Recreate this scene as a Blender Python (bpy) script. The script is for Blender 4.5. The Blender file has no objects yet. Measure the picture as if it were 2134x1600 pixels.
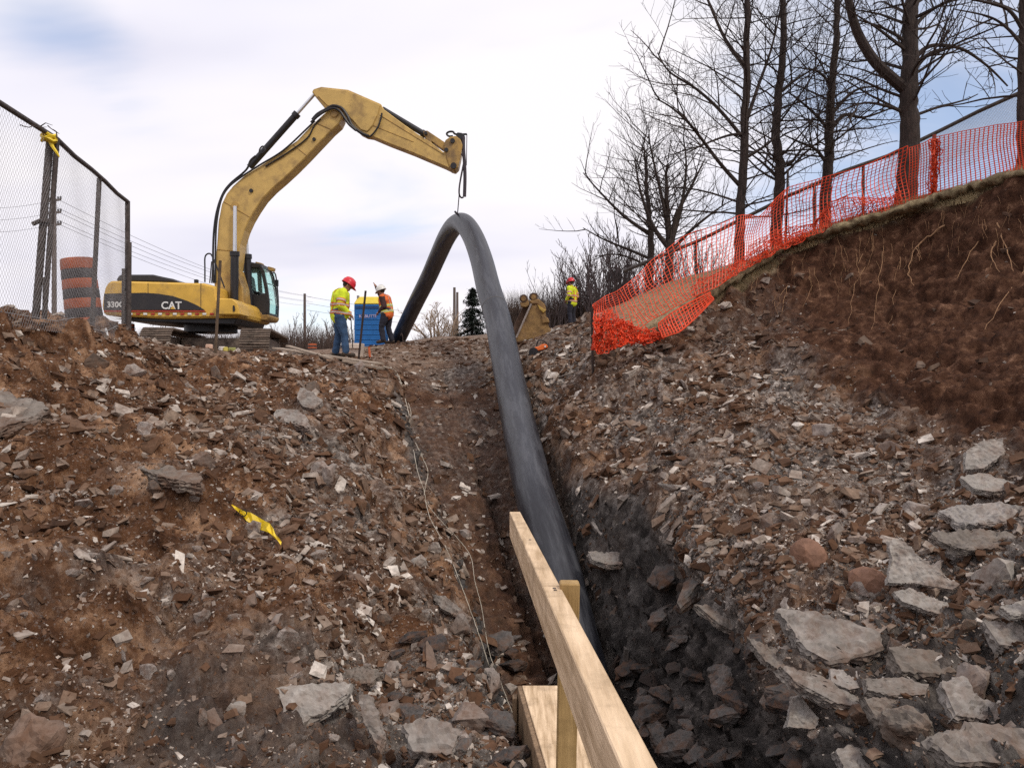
import bpy, bmesh, math, random
import numpy as np
from mathutils import Vector, Matrix, Quaternion, noise as mnoise

rnd = random.Random(11)
S = bpy.context.scene
COL = S.collection

# ------------------------------------------------------------------ camera
FOC = 1700.0                       # focal length in pixels of the 2134 px wide photograph
cam_d = bpy.data.cameras.new('camera'); cam = bpy.data.objects.new('camera', cam_d); COL.objects.link(cam)
cam.location = (0, 0, 0); cam.rotation_euler = (math.radians(90), 0, 0)
cam_d.sensor_width = 36.0; cam_d.lens = FOC / 2134 * 36.0
cam_d.clip_start = 0.05; cam_d.clip_end = 3000
S.camera = cam

# ------------------------------------------------------------------ sky, sun, exposure
SUN_DIR = Vector((0.50, -0.50, 0.80)).normalized()      # towards the sun
w = bpy.data.worlds.new('World'); S.world = w; w.use_nodes = True
nt = w.node_tree; nt.nodes.clear()
def N(nt, t, **k):
    n = nt.nodes.new(t)
    for a, b in k.items():
        if a in n.inputs.keys(): n.inputs[a].default_value = b
        else: setattr(n, a, b)
    return n
def L(nt, a, b): nt.links.new(a, b)
sky = N(nt, 'ShaderNodeTexSky'); sky.sky_type = 'NISHITA'; sky.sun_disc = False
sky.sun_elevation = math.asin(SUN_DIR.z); sky.sun_rotation = math.atan2(SUN_DIR.x, SUN_DIR.y)
sky.altitude = 100; sky.air_density = 1.0; sky.dust_density = 0.4; sky.ozone_density = 3.0
bg1 = N(nt, 'ShaderNodeBackground'); bg1.inputs['Strength'].default_value = 0.15
L(nt, sky.outputs[0], bg1.inputs[0])
tc = N(nt, 'ShaderNodeTexCoord')
sep = N(nt, 'ShaderNodeSeparateXYZ'); L(nt, tc.outputs['Generated'], sep.inputs[0])
den = N(nt, 'ShaderNodeMath', operation='ADD'); L(nt, sep.outputs[2], den.inputs[0]); den.inputs[1].default_value = 0.28
den2 = N(nt, 'ShaderNodeMath', operation='MAXIMUM'); L(nt, den.outputs[0], den2.inputs[0]); den2.inputs[1].default_value = 0.12
comb = N(nt, 'ShaderNodeCombineXYZ')
for i in (0, 1):
    dv = N(nt, 'ShaderNodeMath', operation='DIVIDE'); L(nt, sep.outputs[i], dv.inputs[0]); L(nt, den2.outputs[0], dv.inputs[1])
    L(nt, dv.outputs[0], comb.inputs[i])
mp = N(nt, 'ShaderNodeMapping'); L(nt, comb.outputs[0], mp.inputs[0])
mp.inputs['Location'].default_value = (3.3, 1.7, 0); mp.inputs['Rotation'].default_value = (0, 0, math.radians(-28)); mp.inputs['Scale'].default_value = (0.55, 1.25, 1)
nz = N(nt, 'ShaderNodeTexNoise'); L(nt, mp.outputs[0], nz.inputs['Vector'])
nz.inputs['Scale'].default_value = 1.5; nz.inputs['Detail'].default_value = 5; nz.inputs['Roughness'].default_value = 0.55; nz.inputs['Distortion'].default_value = 0.4
# gaps in the overcast, each round a compass direction and height
acc = None
for (gx, gy, wid, amp) in ((20, 10, .12, .9), (200, 110, .06, .7), (330, 190, .06, .5), (420, 40, .05, .4), (1130, 0, .12, .3), (1980, 260, .22, 1.4), (800, 560, .08, .5), (620, 690, .08, .7), (1700, -60, .2, .4), (1500, 40, .12, .3)):
    v = Vector(((gx - 1067) / FOC, 1, (800 - gy) / FOC)).normalized()
    dt = N(nt, 'ShaderNodeVectorMath', operation='DISTANCE'); L(nt, tc.outputs['Generated'], dt.inputs[0]); dt.inputs[1].default_value = v
    mr = N(nt, 'ShaderNodeMapRange', interpolation_type='SMOOTHSTEP'); L(nt, dt.outputs['Value'], mr.inputs['Value'])
    mr.inputs['From Min'].default_value = 0; mr.inputs['From Max'].default_value = wid * 1.7; mr.inputs['To Min'].default_value = amp; mr.inputs['To Max'].default_value = 0
    if acc is None: acc = mr.outputs[0]
    else:
        ad = N(nt, 'ShaderNodeMath', operation='ADD'); L(nt, acc, ad.inputs[0]); L(nt, mr.outputs[0], ad.inputs[1]); acc = ad.outputs[0]
gm = N(nt, 'ShaderNodeMath', operation='MULTIPLY_ADD'); L(nt, acc, gm.inputs[0]); gm.inputs[1].default_value = -0.30; L(nt, nz.outputs['Fac'], gm.inputs[2])
cm = N(nt, 'ShaderNodeMapRange', interpolation_type='SMOOTHSTEP'); L(nt, gm.outputs[0], cm.inputs['Value'])
cm.inputs['From Min'].default_value = 0.02; cm.inputs['From Max'].default_value = 0.38; cm.inputs['To Min'].default_value = 0.22; cm.inputs['To Max'].default_value = 1
nz2 = N(nt, 'ShaderNodeTexNoise'); L(nt, mp.outputs[0], nz2.inputs['Vector']); nz2.inputs['Scale'].default_value = 1.1; nz2.inputs['Detail'].default_value = 4; nz2.inputs['Roughness'].default_value = .45
cr = N(nt, 'ShaderNodeValToRGB'); L(nt, nz2.outputs['Fac'], cr.inputs[0])
cr.color_ramp.elements[0].position = 0.32; cr.color_ramp.elements[0].color = (0.74, 0.735, 0.87, 1)
cr.color_ramp.elements[1].position = 0.52; cr.color_ramp.elements[1].color = (1.0, 0.965, 1.0, 1)
e = cr.color_ramp.elements.new(0.42); e.color = (0.90, 0.88, 0.97, 1)
bg2 = N(nt, 'ShaderNodeBackground'); bg2.inputs['Strength'].default_value = 0.93; L(nt, cr.outputs[0], bg2.inputs[0])
mx = N(nt, 'ShaderNodeMixShader'); L(nt, cm.outputs[0], mx.inputs[0]); L(nt, bg1.outputs[0], mx.inputs[1]); L(nt, bg2.outputs[0], mx.inputs[2])
wo = N(nt, 'ShaderNodeOutputWorld'); L(nt, mx.outputs[0], wo.inputs[0])

sd = bpy.data.lights.new('sun', 'SUN'); sd.energy = 1.5; sd.angle = math.radians(10); sd.color = (1, .92, .80)
sun = bpy.data.objects.new('sun', sd); COL.objects.link(sun)
sun.rotation_euler = SUN_DIR.to_track_quat('Z', 'Y').to_euler()
S.view_settings.view_transform = 'Standard'; S.view_settings.look = 'None'
S.view_settings.exposure = 0.15; S.view_settings.gamma = 1; S.view_settings.use_curve_mapping = False
S.render.engine = 'CYCLES'
S.cycles.use_denoising = False; S.cycles.max_bounces = 6; S.cycles.transparent_max_bounces = 8

# ------------------------------------------------------------------ helpers
def P(px, py, d):
    """the place that pixel (px, py) of the photograph shows when it lies d metres in front of the camera"""
    return Vector(((px - 1067) / FOC * d, d, (800 - py) / FOC * d))

MATS = {}
def mat(name, col, rough=.7, metal=0., var=.25, scale=8., bump=.2, bscale=30., col2=None, spec=.4, aniso=None, detail=6, dirt=None, dscale=3., damt=.5):
    """a procedural material: base colour broken by noise, optional second colour, dirt patches and bump"""
    if name in MATS: return MATS[name]
    m = bpy.data.materials.new(name); m.use_nodes = True; nt = m.node_tree
    b = nt.nodes['Principled BSDF']; b.inputs['Roughness'].default_value = rough; b.inputs['Metallic'].default_value = metal
    b.inputs['Specular IOR Level'].default_value = spec
    tc = N(nt, 'ShaderNodeTexCoord'); vec = tc.outputs['Object']
    if aniso:
        mp = N(nt, 'ShaderNodeMapping'); mp.inputs['Scale'].default_value = aniso; L(nt, vec, mp.inputs[0]); vec = mp.outputs[0]
    nz = N(nt, 'ShaderNodeTexNoise'); nz.inputs['Scale'].default_value = scale; nz.inputs['Detail'].default_value = detail; nz.inputs['Roughness'].default_value = .6; L(nt, vec, nz.inputs['Vector'])
    cr = N(nt, 'ShaderNodeValToRGB'); L(nt, nz.outputs['Fac'], cr.inputs[0])
    c2 = col2 or tuple(min(1, c * (1 + var)) for c in col); c1 = tuple(c * (1 - var) for c in col)
    cr.color_ramp.elements[0].position = .33; cr.color_ramp.elements[0].color = (*c1, 1)
    cr.color_ramp.elements[1].position = .67; cr.color_ramp.elements[1].color = (*c2, 1)
    out = cr.outputs[0]
    if dirt:
        n2 = N(nt, 'ShaderNodeTexNoise'); n2.inputs['Scale'].default_value = dscale; n2.inputs['Detail'].default_value = 8; n2.inputs['Roughness'].default_value = .7; L(nt, tc.outputs['Object'], n2.inputs['Vector'])
        mr = N(nt, 'ShaderNodeMapRange'); L(nt, n2.outputs['Fac'], mr.inputs['Value']); mr.inputs['From Min'].default_value = .62 - damt * .3; mr.inputs['From Max'].default_value = .75 - damt * .2; mr.inputs['To Max'].default_value = min(1, damt + .2)
        mx = N(nt, 'ShaderNodeMix', data_type='RGBA'); L(nt, mr.outputs[0], mx.inputs[0]); L(nt, out, mx.inputs[6]); mx.inputs[7].default_value = (*dirt, 1); out = mx.outputs[2]
    L(nt, out, b.inputs['Base Color'])
    if bump:
        n3 = N(nt, 'ShaderNodeTexNoise'); n3.inputs['Scale'].default_value = bscale; n3.inputs['Detail'].default_value = 5; L(nt, vec, n3.inputs['Vector'])
        bp = N(nt, 'ShaderNodeBump'); bp.inputs['Strength'].default_value = bump; bp.inputs['Distance'].default_value = .02; L(nt, n3.outputs['Fac'], bp.inputs['Height']); L(nt, bp.outputs[0], b.inputs['Normal'])
    MATS[name] = m
    return m

def tag(o, label=None, cat=None, group=None, kind=None):
    if label: o['label'] = label
    if cat: o['category'] = cat
    if group: o['group'] = group
    if kind: o['kind'] = kind
    return o
def thing(name, loc, label, cat, group=None, rz=0):
    o = bpy.data.objects.new(name, None); COL.objects.link(o); o.location = loc; o.rotation_euler = (0, 0, rz)
    o.empty_display_size = .2
    return tag(o, label, cat, group)
def wl(o):
    """world matrix of an object from its own and its parents' transforms"""
    m = Matrix.LocRotScale(o.location, o.rotation_euler if o.rotation_mode != 'QUATERNION' else o.rotation_quaternion, o.scale)
    return wl(o.parent) @ m if o.parent else m
def link(name, me, material, parent=None, world=True, smooth=None):
    """link mesh me, whose vertices are world coordinates, as a child of parent (or at top level)"""
    if material is not None and not me.materials: me.materials.append(material)
    o = bpy.data.objects.new(name, me); COL.objects.link(o)
    if parent:
        o.parent = parent
        if world: me.transform(wl(parent).inverted())
    if smooth is not None:
        me.polygons.foreach_set('use_smooth', [smooth] * len(me.polygons))
    return o
def recenter(o):
    """put a top-level mesh's origin at the middle of its base"""
    me = o.data; n = len(me.vertices); co = np.empty(n * 3, np.float32); me.vertices.foreach_get('co', co); co = co.reshape(-1, 3)
    c = Vector(((co[:, 0].min() + co[:, 0].max()) / 2, (co[:, 1].min() + co[:, 1].max()) / 2, co[:, 2].min()))
    c = Vector([float(x) for x in c]); me.transform(Matrix.Translation(-c)); o.location = c
    return o
class MB:
    """collects boxes, prisms and tubes in world coordinates into one mesh"""
    def __init__(s): s.v = []; s.f = []
    def add(s, vs, fs):
        b = len(s.v); s.v += [tuple(v) for v in vs]; s.f += [tuple(b + i for i in f) for f in fs]; return s
    def box(s, c, size, rot=None):
        c = Vector(c); h = Vector(size) / 2; R = rot or Matrix.Identity(3)
        vs = [c + R @ Vector((x * h.x, y * h.y, z * h.z)) for x in (-1, 1) for y in (-1, 1) for z in (-1, 1)]
        return s.add(vs, [(0, 1, 3, 2), (4, 6, 7, 5), (0, 4, 5, 1), (2, 3, 7, 6), (0, 2, 6, 4), (1, 5, 7, 3)])
    def beam(s, a, b, wd, ht, up=(0, 0, 1)):
        a = Vector(a); b = Vector(b); y = (b - a).normalized(); x = y.cross(Vector(up)).normalized(); z = x.cross(y)
        R = Matrix((x, y, z)).transposed()
        return s.box((a + b) / 2, (wd, (b - a).length, ht), R)
    def tube(s, pts, r, n=8, cap=True):
        pts = [Vector(p) for p in pts]; rs = list(r) if hasattr(r, '__len__') else [r] * len(pts)
        b = len(s.v); prev = None
        for i, p in enumerate(pts):
            t = (pts[min(i + 1, len(pts) - 1)] - pts[max(i - 1, 0)])
            if t.length < 1e-9: t = Vector((0, 0, 1))
            t.normalize()
            if prev is None:
                a = t.orthogonal().normalized()
            else:
                a = prev - t * prev.dot(t)
                a = a.normalized() if a.length > 1e-6 else t.orthogonal().normalized()
            prev = a; c = t.cross(a)
            for k in range(n):
                th = 2 * math.pi * k / n
                q = p + (a * math.cos(th) + c * math.sin(th)) * rs[i]; s.v.append((q.x, q.y, q.z))
        for i in range(len(pts) - 1):
            for k in range(n):
                k2 = (k + 1) % n
                s.f.append((b + i * n + k, b + i * n + k2, b + (i + 1) * n + k2, b + (i + 1) * n + k))
        if cap:
            s.f.append(tuple(b + k for k in range(n))[::-1]); e = b + (len(pts) - 1) * n; s.f.append(tuple(e + k for k in range(n)))
        return s
    def prism(s, poly, y0, y1):
        """poly: (x, z) points, extruded from y0 to y1"""
        n = len(poly); vs = [(p[0], y0, p[1]) for p in poly] + [(p[0], y1, p[1]) for p in poly]
        fs = [tuple(range(n)), tuple(range(2 * n - 1, n - 1, -1))] + [(i, i + n, (i + 1) % n + n, (i + 1) % n) for i in range(n)]
        return s.add(vs, fs)
    def build(s, name, material, parent=None, smooth=False, bevel=0, world=True, auto=None):
        me = bpy.data.meshes.new(name); me.from_pydata(s.v, [], s.f)
        bm = bmesh.new(); bm.from_mesh(me); bmesh.ops.recalc_face_normals(bm, faces=bm.faces)
        if bevel: bmesh.ops.bevel(bm, geom=[e for e in bm.edges if len(e.link_faces) == 2 and e.calc_face_angle(0) > .5], offset=bevel, segments=1, affect='EDGES', clamp_overlap=True)
        bmesh.ops.triangulate(bm, faces=[f for f in bm.faces if len(f.verts) > 4])
        bm.to_mesh(me); bm.free()
        o = link(name, me, material, parent, world)
        if smooth:
            me.polygons.foreach_set('use_smooth', [True] * len(me.polygons))
            try: me.set_sharp_from_angle(angle=math.radians(40))
            except Exception: pass
        return o
def pxpoly(pts, d): return [((x - 1067) / FOC * d, (800 - y) / FOC * d) for x, y in pts]
def smooth_path(pts, n):
    """Catmull-Rom through pts"""
    pts = [Vector(p) for p in pts]; out = []
    for i in range(len(pts) - 1):
        p0 = pts[max(i - 1, 0)]; p1 = pts[i]; p2 = pts[i + 1]; p3 = pts[min(i + 2, len(pts) - 1)]
        for k in range(n):
            t = k / n
            out.append(.5 * ((2 * p1) + (p2 - p0) * t + (2 * p0 - 5 * p1 + 4 * p2 - p3) * t * t + (3 * p1 - p0 - 3 * p2 + p3) * t ** 3))
    out.append(pts[-1]); return out
def text_mesh(name, s, size, material, parent, M, extrude=.004, bold=.0):
    """flat lettering laid on a surface: M places the text's own x-y plane in the world"""
    cu = bpy.data.curves.new(name, 'FONT'); cu.body = s; cu.size = size; cu.extrude = extrude; cu.offset = bold; cu.align_x = 'CENTER'; cu.align_y = 'CENTER'; cu.resolution_u = 3
    o = bpy.data.objects.new(name + '_tmp', cu); COL.objects.link(o)
    dg = bpy.context.evaluated_depsgraph_get(); me = bpy.data.meshes.new_from_object(o.evaluated_get(dg)); bpy.data.objects.remove(o)
    me.transform(M); me.materials.clear(); me.name = name
    return link(name, me, material, parent)
def copy_tree(o, parent=None, name=None):
    c = o.copy(); COL.objects.link(c); c.parent = parent
    for ch in list(o.children): copy_tree(ch, c)
    return c

# ------------------------------------------------------------------ numpy gradient noise
_rs = np.random.RandomState(5)
_perm = _rs.permutation(512).astype(np.int64); _perm = np.concatenate([_perm, _perm, _perm])
_g = _rs.normal(size=(512, 3)); _g /= np.linalg.norm(_g, axis=1)[:, None]; _g = _g.astype(np.float32)
def perlin(p):
    i = np.floor(p).astype(np.int64); f = (p - i).astype(np.float32); u = f * f * f * (f * (f * 6 - 15) + 10)
    i &= 511; out = 0
    for a in (0, 1):
        wa = u[:, 0] if a else 1 - u[:, 0]; pa = _perm[(i[:, 0] + a) & 511]
        for b in (0, 1):
            wb = u[:, 1] if b else 1 - u[:, 1]; pb = _perm[pa + ((i[:, 1] + b) & 511)]
            for c in (0, 1):
                wc = u[:, 2] if c else 1 - u[:, 2]; g = _g[_perm[pb + ((i[:, 2] + c) & 511)]]
                out = out + wa * wb * wc * (g[:, 0] * (f[:, 0] - a) + g[:, 1] * (f[:, 1] - b) + g[:, 2] * (f[:, 2] - c))
    return out * 1.5
# ------------------------------------------------------------------ the ground
def T(tab, y):
    k = sorted(tab.items()); return np.interp(y, [a for a, b in k], [b for a, b in k])
ZF = {0: -4.7, 6: -4.6, 8.6: -4.05, 9.8: -3.6, 11.8: -2.6, 14.2: -1.3, 16: -.62, 18: -.05, 20: .62, 22: 1.1, 26: 2.0}
XL = {-9: 1.2, 0: .85, 4: .62, 6: .32, 8.6: .02, 9.8: -.17, 11.8: -.82, 14.2: -1.69, 16: -2.1, 18: -2.46, 21: -2.6, 40: -2.6}
XR = {-9: 1.7, 0: 1.4, 5: 1.0, 9: 1.30, 10: 1.22, 11.3: .94, 14: .52, 16: .15, 18: -.3, 21: -1.1, 40: -1.5}
SLL = {0: 5, 4: 5, 6: 4.0, 9: 2.6, 11: 2.0, 15: 1.7, 18: 1.4, 21: .6}
SLR = {0: 3, 5: 3, 9: 3.8, 11: 6, 12: 7, 14: 4, 15: 2.2, 18: .9, 21: .5}
CP = [  # pixel, pixel, metres: the left bank
 (0,672,10),(-300,655,9.5),(150,706,12),(255,715,14),(450,737,16),(600,745,17),(700,750,17.5),(800,768,18.2),
 (0,730,9.1),(120,762,11.2),(250,785,13.2),(400,800,14.5),(200,840,10.0),(420,860,10.5),(0,880,7.8),(150,900,7.9),(300,980,7.2),(500,900,9.6),(650,850,12),(740,800,15.2),(740,900,12.2),(700,1000,9.4),
 (790,1050,10),(795,870,14.2),(830,960,13.2),(862,1040,12.3),(905,1120,11.2),(950,1230,9.8),(990,1330,8.6),(860,1180,8.2),(1030,1450,6.6),(840,1300,6.4),(0,1050,6.2),(0,1300,4.5),(0,1600,3.4),(300,1200,5.3),(300,1600,3.5),(600,1100,7),(600,1350,5),(600,1600,3.7),(800,1250,6.6),(900,1400,5.4),(930,1600,4.1),(480,1070,7.0),(-250,900,7),(-250,1300,4),
 # right bank
 (1290,1180,9.5),(1480,1250,7.2),(1640,1470,5.1),(1700,1600,4.4),(2134,1600,3.7),(1900,1400,5),(2134,1350,4.7),(1900,1180,6.2),(2134,1100,6),(1700,1100,7.5),(1500,1100,8.5),(1350,1000,10),(1400,900,11.2),(1200,900,13.2),
 (1160,840,15.2),(1240,790,14.3),(1500,750,13.4),(1700,1000,8.8),(1700,830,11.2),(1900,930,8.8),(2110,980,7.2),
 (1235,715,14.8),(1330,705,15),(1400,670,15.3),(1490,596,15.5),(1560,552,15.8),(1640,508,16),(1750,470,15.5),(1888,428,15),(2000,393,14.5),(2134,355,13.5),
 (1490,665,14.9),(1560,640,15.1),(1640,600,15.2),(1750,572,14.8),(1888,560,14.3),(2010,530,13.5),(2134,500,12.8),(2134,620,11.7),(1900,670,13.0),(1750,650,13.9),(1620,672,14.2),
 (1500,728,13.8),(1600,718,13.2),(1750,722,12.4),(1900,800,10.6),(2134,770,9.3),(2500,900,6.5),(2500,550,11.5),(2500,250,12.5)]
CW = [  # metres: plateau, surroundings
 (-6.3,11.3,.92),(-6.9,14,.92),(-7.2,15.2,.9),(-9,15,.85),(-10,11,.9),(-12,20,.7),(-8.6,24,.45),(-8.5,21,.47),(-10,22,.45),(-5.5,21,.55),(-3.8,18.3,.6),(-3.7,24,1.12),(-5.9,33,1.5),(-12,33,1.3),(-5,28,1.1),
 (-2.6,24,1.2),(-1.6,24,1.34),(-.9,23,1.2),(.5,24,1.2),(1.2,22,1.15),(1.6,26,1.5),(2.2,30,2.06),(0,29,1.8),(-3,33,1.9),
 (8.7,17,3.6),(12,18,3.8),(6,20,3.1),(4,19,2.45),(2.5,18,1.7),(2.3,22,1.9),(5,23,2.5),(12,26,3.5),(5,30,2.6),(20,15,4),(11,9,2.9),(13,4,2.4),(7,3,.5),(5,0,-.6),(9,-4,.8),
 (0,0,-1.72),(-1.5,1.5,-1.65),(-3,0,-1.3),(-6,3,-.2),(-8,6,.75),(-9,0,.6),(0,-5,-1.6),(3,-5,-1.3),(-12,-6,.9),(2.4,2,-1.7),(3.2,0,-1.5),
 (-20,14,.9),(-20,30,1.1),(0,45,1.9),(-15,45,1.3),(-35,45,1.2),(20,45,3),(35,25,3.8),(25,0,3.5),(-25,-5,1),(0,-30,1),(30,-30,2.5),(-35,-35,1),(60,60,2.5),(-60,60,1.2),(0,75,1.6)]
_cr = [(1400,670,15.3),(1490,596,15.5),(1560,552,15.8),(1640,508,16),(1750,470,15.5),(1888,428,15),(2000,393,14.5),(2134,355,13.5)]
CW += [(P(*c).x + .25, c[2] + 1.0, P(*c).z + .06) for c in _cr]
_cp = np.array([tuple(P(*c)) for c in CP] + CW, dtype=np.float64)
_c2 = .35 ** 2
def _phi(x, y):
    return np.sqrt((x[:, None] - _cp[None, :, 0]) ** 2 + (y[:, None] - _cp[None, :, 1]) ** 2 + _c2)
_A = np.zeros((len(_cp) + 1,) * 2); _A[:-1, :-1] = _phi(_cp[:, 0], _cp[:, 1]) + np.eye(len(_cp)) * -.06; _A[:-1, -1] = 1; _A[-1, :-1] = 1
_w = np.linalg.solve(_A, np.append(_cp[:, 2], 0))
def bank(x, y):
    out = np.empty(len(x))
    for i in range(0, len(x), 40000):
        out[i:i + 40000] = _phi(x[i:i + 40000], y[i:i + 40000]) @ _w[:-1] + _w[-1]
    r = np.hypot(x, y); k = np.clip((r - 70) / 60, 0, 1); return out * (1 - k) + 1.2 * k
def smin(a, b, k):
    h = np.clip(.5 + .5 * (b - a) / k, 0, 1); return b * (1 - h) + a * h - k * h * (1 - h)
def height(x, y):
    B = bank(x, y); zf = T(ZF, y); xl = T(XL, y); xr = T(XR, y)
    mid = (xl + xr) / 2
    wall = np.where(x < mid, T(SLL, y) * (xl - x), T(SLR, y) * (x - xr))
    c = zf + np.where(wall > 0, wall, .15 * wall)
    return smin(B, c, .16), B
def ycrest(x): return np.interp(x, [-50, 1.2, 2.6, 3.9, 5.4, 7.4, 8.5, 10, 12, 14, 25], [60, 15.0, 15.1, 15.3, 15.8, 14.9, 13.4, 10.4, 7, 2, -20])
def sstep(a, b, v): t = np.clip((v - a) / (b - a), 0, 1); return t * t * (3 - 2 * t)

a_in = np.linspace(math.radians(-37), math.radians(37), 570)
a_out = np.linspace(math.radians(37), math.radians(323), 120)[1:-1]
ang = np.concatenate([a_in, a_out]); na = len(ang)
rad = np.concatenate([[.25, .5, .8, 1.1, 1.4, 1.7], np.exp(np.linspace(math.log(2.0), math.log(30), 780)), np.exp(np.linspace(math.log(30.6), math.log(1500), 90))]); nr = len(rad)
RR, AA = np.meshgrid(rad, ang, indexing='ij')
gx = (RR * np.sin(AA)).ravel(); gy = (RR * np.cos(AA)).ravel()
gz, gB = height(gx, gy)
G = np.stack([gx, gy, gz], 1).reshape(nr, na, 3)
def gridnormals(G):
    du = np.empty_like(G); du[1:-1] = G[2:] - G[:-2]; du[0] = G[1] - G[0]; du[-1] = G[-1] - G[-2]
    dv = np.roll(G, -1, 1) - np.roll(G, 1, 1)
    n = np.cross(dv, du); n /= np.linalg.norm(n, axis=2)[:, :, None] + 1e-12
    n[n[:, :, 2] < 0] *= -1; return n
NR = gridnormals(G).reshape(-1, 3); Gf = G.reshape(-1, 3)
r = np.hypot(gx, gy)
wallm = sstep(.08, .35, gB - gz)                                   # inside the trench cut
right = gx > (T(XL, gy) + T(XR, gy)) / 2
grassm = sstep(-.10, .06, gy - ycrest(gx) + .15 * perlin(Gf * 3)) * sstep(2.0, 2.6, gx)
xb = np.interp(gy, [2, 5, 6.5, 8, 10.3, 12, 13.3, 14, 14.6, 15], [5.0, 4.3, 4.1, 4.4, 4.6, 4.35, 3.7, 2.9, 2.2, 1.4])
soilm = sstep(-.25, .5, gx - xb + .5 * perlin(Gf * 1.1)) * (1 - grassm) * (1 - wallm)
plat = sstep(17, 20, gy) * (gx < 1.5) * (1 - wallm)               # trodden plateau round the machine
plat = np.maximum(plat, sstep(0, .6, gy - np.interp(gx, [-30, -11, -6.8, -5.2, -3.2], [9, 11, 14.6, 16.3, 18])) * (gx < -2.6))
far = sstep(28, 40, r)
# the rubble's lumps and clods
amp = (1 - .75 * grassm) * (1 - .8 * plat) * (1 - .6 * far)
amp0 = amp * (1 - .75 * wallm)
q = Gf * 1.0
d = .24 * perlin(q * .62 + 3) * amp0
d += .22 * (np.abs(perlin(q * 1.5 + 9)) - .25) * amp0 * (1 - .4 * soilm)
d += .11 * (.3 - np.abs(perlin(q * 3.6 + 17))) * amp * (1 - .3 * soilm)
d += .05 * perlin(q * 7.5 + 31) * amp
d += .34 * (np.abs(perlin(q * 1.05 + 66)) - .22) * amp0 * (~right) * (1 - plat) * sstep(3.2, 5.5, r)
d += soilm * .26 * ((np.abs(perlin(np.stack([q[:, 0] * 1.9 + q[:, 1] * .6, q[:, 1] * .5, q[:, 2] * .45], 1) + 90)) - .2) + .35 * (np.abs(perlin(q * 2.8 + 44)) - .2) + .22 * perlin(q * 6 + 4))
lump = np.abs(perlin(q * 14 + 51)); d += .046 * (lump - .2) * np.maximum(amp, .4) * (r < 26)
d += .028 * perlin(q * 29 + 77) * np.maximum(amp, .4) * (r < 18)
d += .011 * perlin(q * 60 + 7) * np.maximum(amp, .5) * (r < 9)
# ledges of broken shale where the trench is cut through rock
floorm = wallm * sstep(.10, -.25, np.maximum(T(XL, gy) - gx, gx - T(XR, gy)))
rockm = np.maximum(wallm * (1 - floorm) * np.where(right, sstep(14, 9, gy), sstep(18, 15, gy)), sstep(6.4, 4.6, gy) * (gx > 1.2) * (gx < 4))
rockm = np.maximum(rockm, sstep(4.8, 3.6, gy + .25 * gx) * (gx > -1.8) * (gx < .8) * .7)
wob = Gf[:, 2] + .10 * perlin(q * 1.3 + 5) - .12 * Gf[:, 0]
lay = np.mod(wob * 7.0 + .6 * perlin(q * 2.2 + 8), 1.0); blk = perlin(np.stack([q[:, 0] * 3.2, q[:, 1] * 3.2, np.floor(wob * 7.0) * 7.7], 1))
d += rockm * ((lay - .5) * .07 + .12 * blk + .07 * perlin(q * 5.1 + 3) + .05 * perlin(q * 11 + 8))
Gd = Gf + NR * d[:, None] * np.where(r < 1.2, .3, 1)[:, None]
# keep the ground under feet, tracks and fence even
for (cx, cy, rr_) in ((-8.6, 24.2, 3.2),):
    k = sstep(rr_ + 1, rr_ - .3, np.hypot(gx - cx, gy - cy)); Gd[:, 2] = Gd[:, 2] * (1 - k) + (.47 + .03 * perlin(q * 2)) * k
verts = np.concatenate([Gd, [[0, 0, -1.72]]]).astype(np.float32)
idx = np.arange(nr * na).reshape(nr, na); nx = np.roll(idx, -1, 1)
quads = np.stack([idx[:-1], nx[:-1], nx[1:], idx[1:]], -1).reshape(-1, 4)[:, ::-1]
def np_mesh(name, verts, faces_list):
    """faces_list: arrays of equal-sided faces"""
    me = bpy.data.meshes.new(name); me.vertices.add(len(verts)); me.vertices.foreach_set('co', np.ascontiguousarray(verts, np.float32).ravel())
    tot = np.concatenate([f.ravel() for f in faces_list]).astype(np.int32); cnt = np.concatenate([np.full(len(f), f.shape[1]) for f in faces_list])
    me.loops.add(len(tot)); me.loops.foreach_set('vertex_index', tot)
    me.polygons.add(len(cnt)); st = np.concatenate([[0], np.cumsum(cnt)[:-1]]).astype(np.int32); me.polygons.foreach_set('loop_start', st)
    try: me.polygons.foreach_set('loop_total', cnt.astype(np.int32))
    except Exception: pass
    me.update(calc_edges=True); me.validate(); return me
tri = np.stack([np.full(na, nr * na), nx[0], idx[0]], -1)
gm_ = np_mesh('ground', verts, [quads, tri])
tone = .07 * np.where(right, 1, 0) * (1 - soilm) - .14 * sstep(-1.6, -4.5, gx) * (~right) + .09 * sstep(6.5, 4.5, gy) * sstep(-1.8, -.6, gx)
soilm = soilm * (1 - .6 * sstep(5.4, 3.8, gx) * sstep(13, 13.8, gy))
ta_ = gm_.attributes.new('tone', 'FLOAT', 'POINT'); ta_.data.foreach_set('value', np.append(tone, 0).astype(np.float32))
ca = gm_.attributes.new('zone', 'FLOAT_COLOR', 'POINT')
z4 = np.stack([grassm, np.maximum(soilm, .65 * floorm * sstep(20, 17, gy) * sstep(8, 10, gy)), rockm * .8 + wallm * .2, np.where(right, 1.0, 0.0) * wallm * sstep(10.2, 8.2, gy)], 1); z4 = np.concatenate([z4, [[0, 0, 0, 0]]]).astype(np.float32)
ca.data.foreach_set('color', z4.ravel())
pa_ = gm_.attributes.new('plateau', 'FLOAT', 'POINT'); pa_.data.foreach_set('value', np.append(plat, 0).astype(np.float32))

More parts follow.
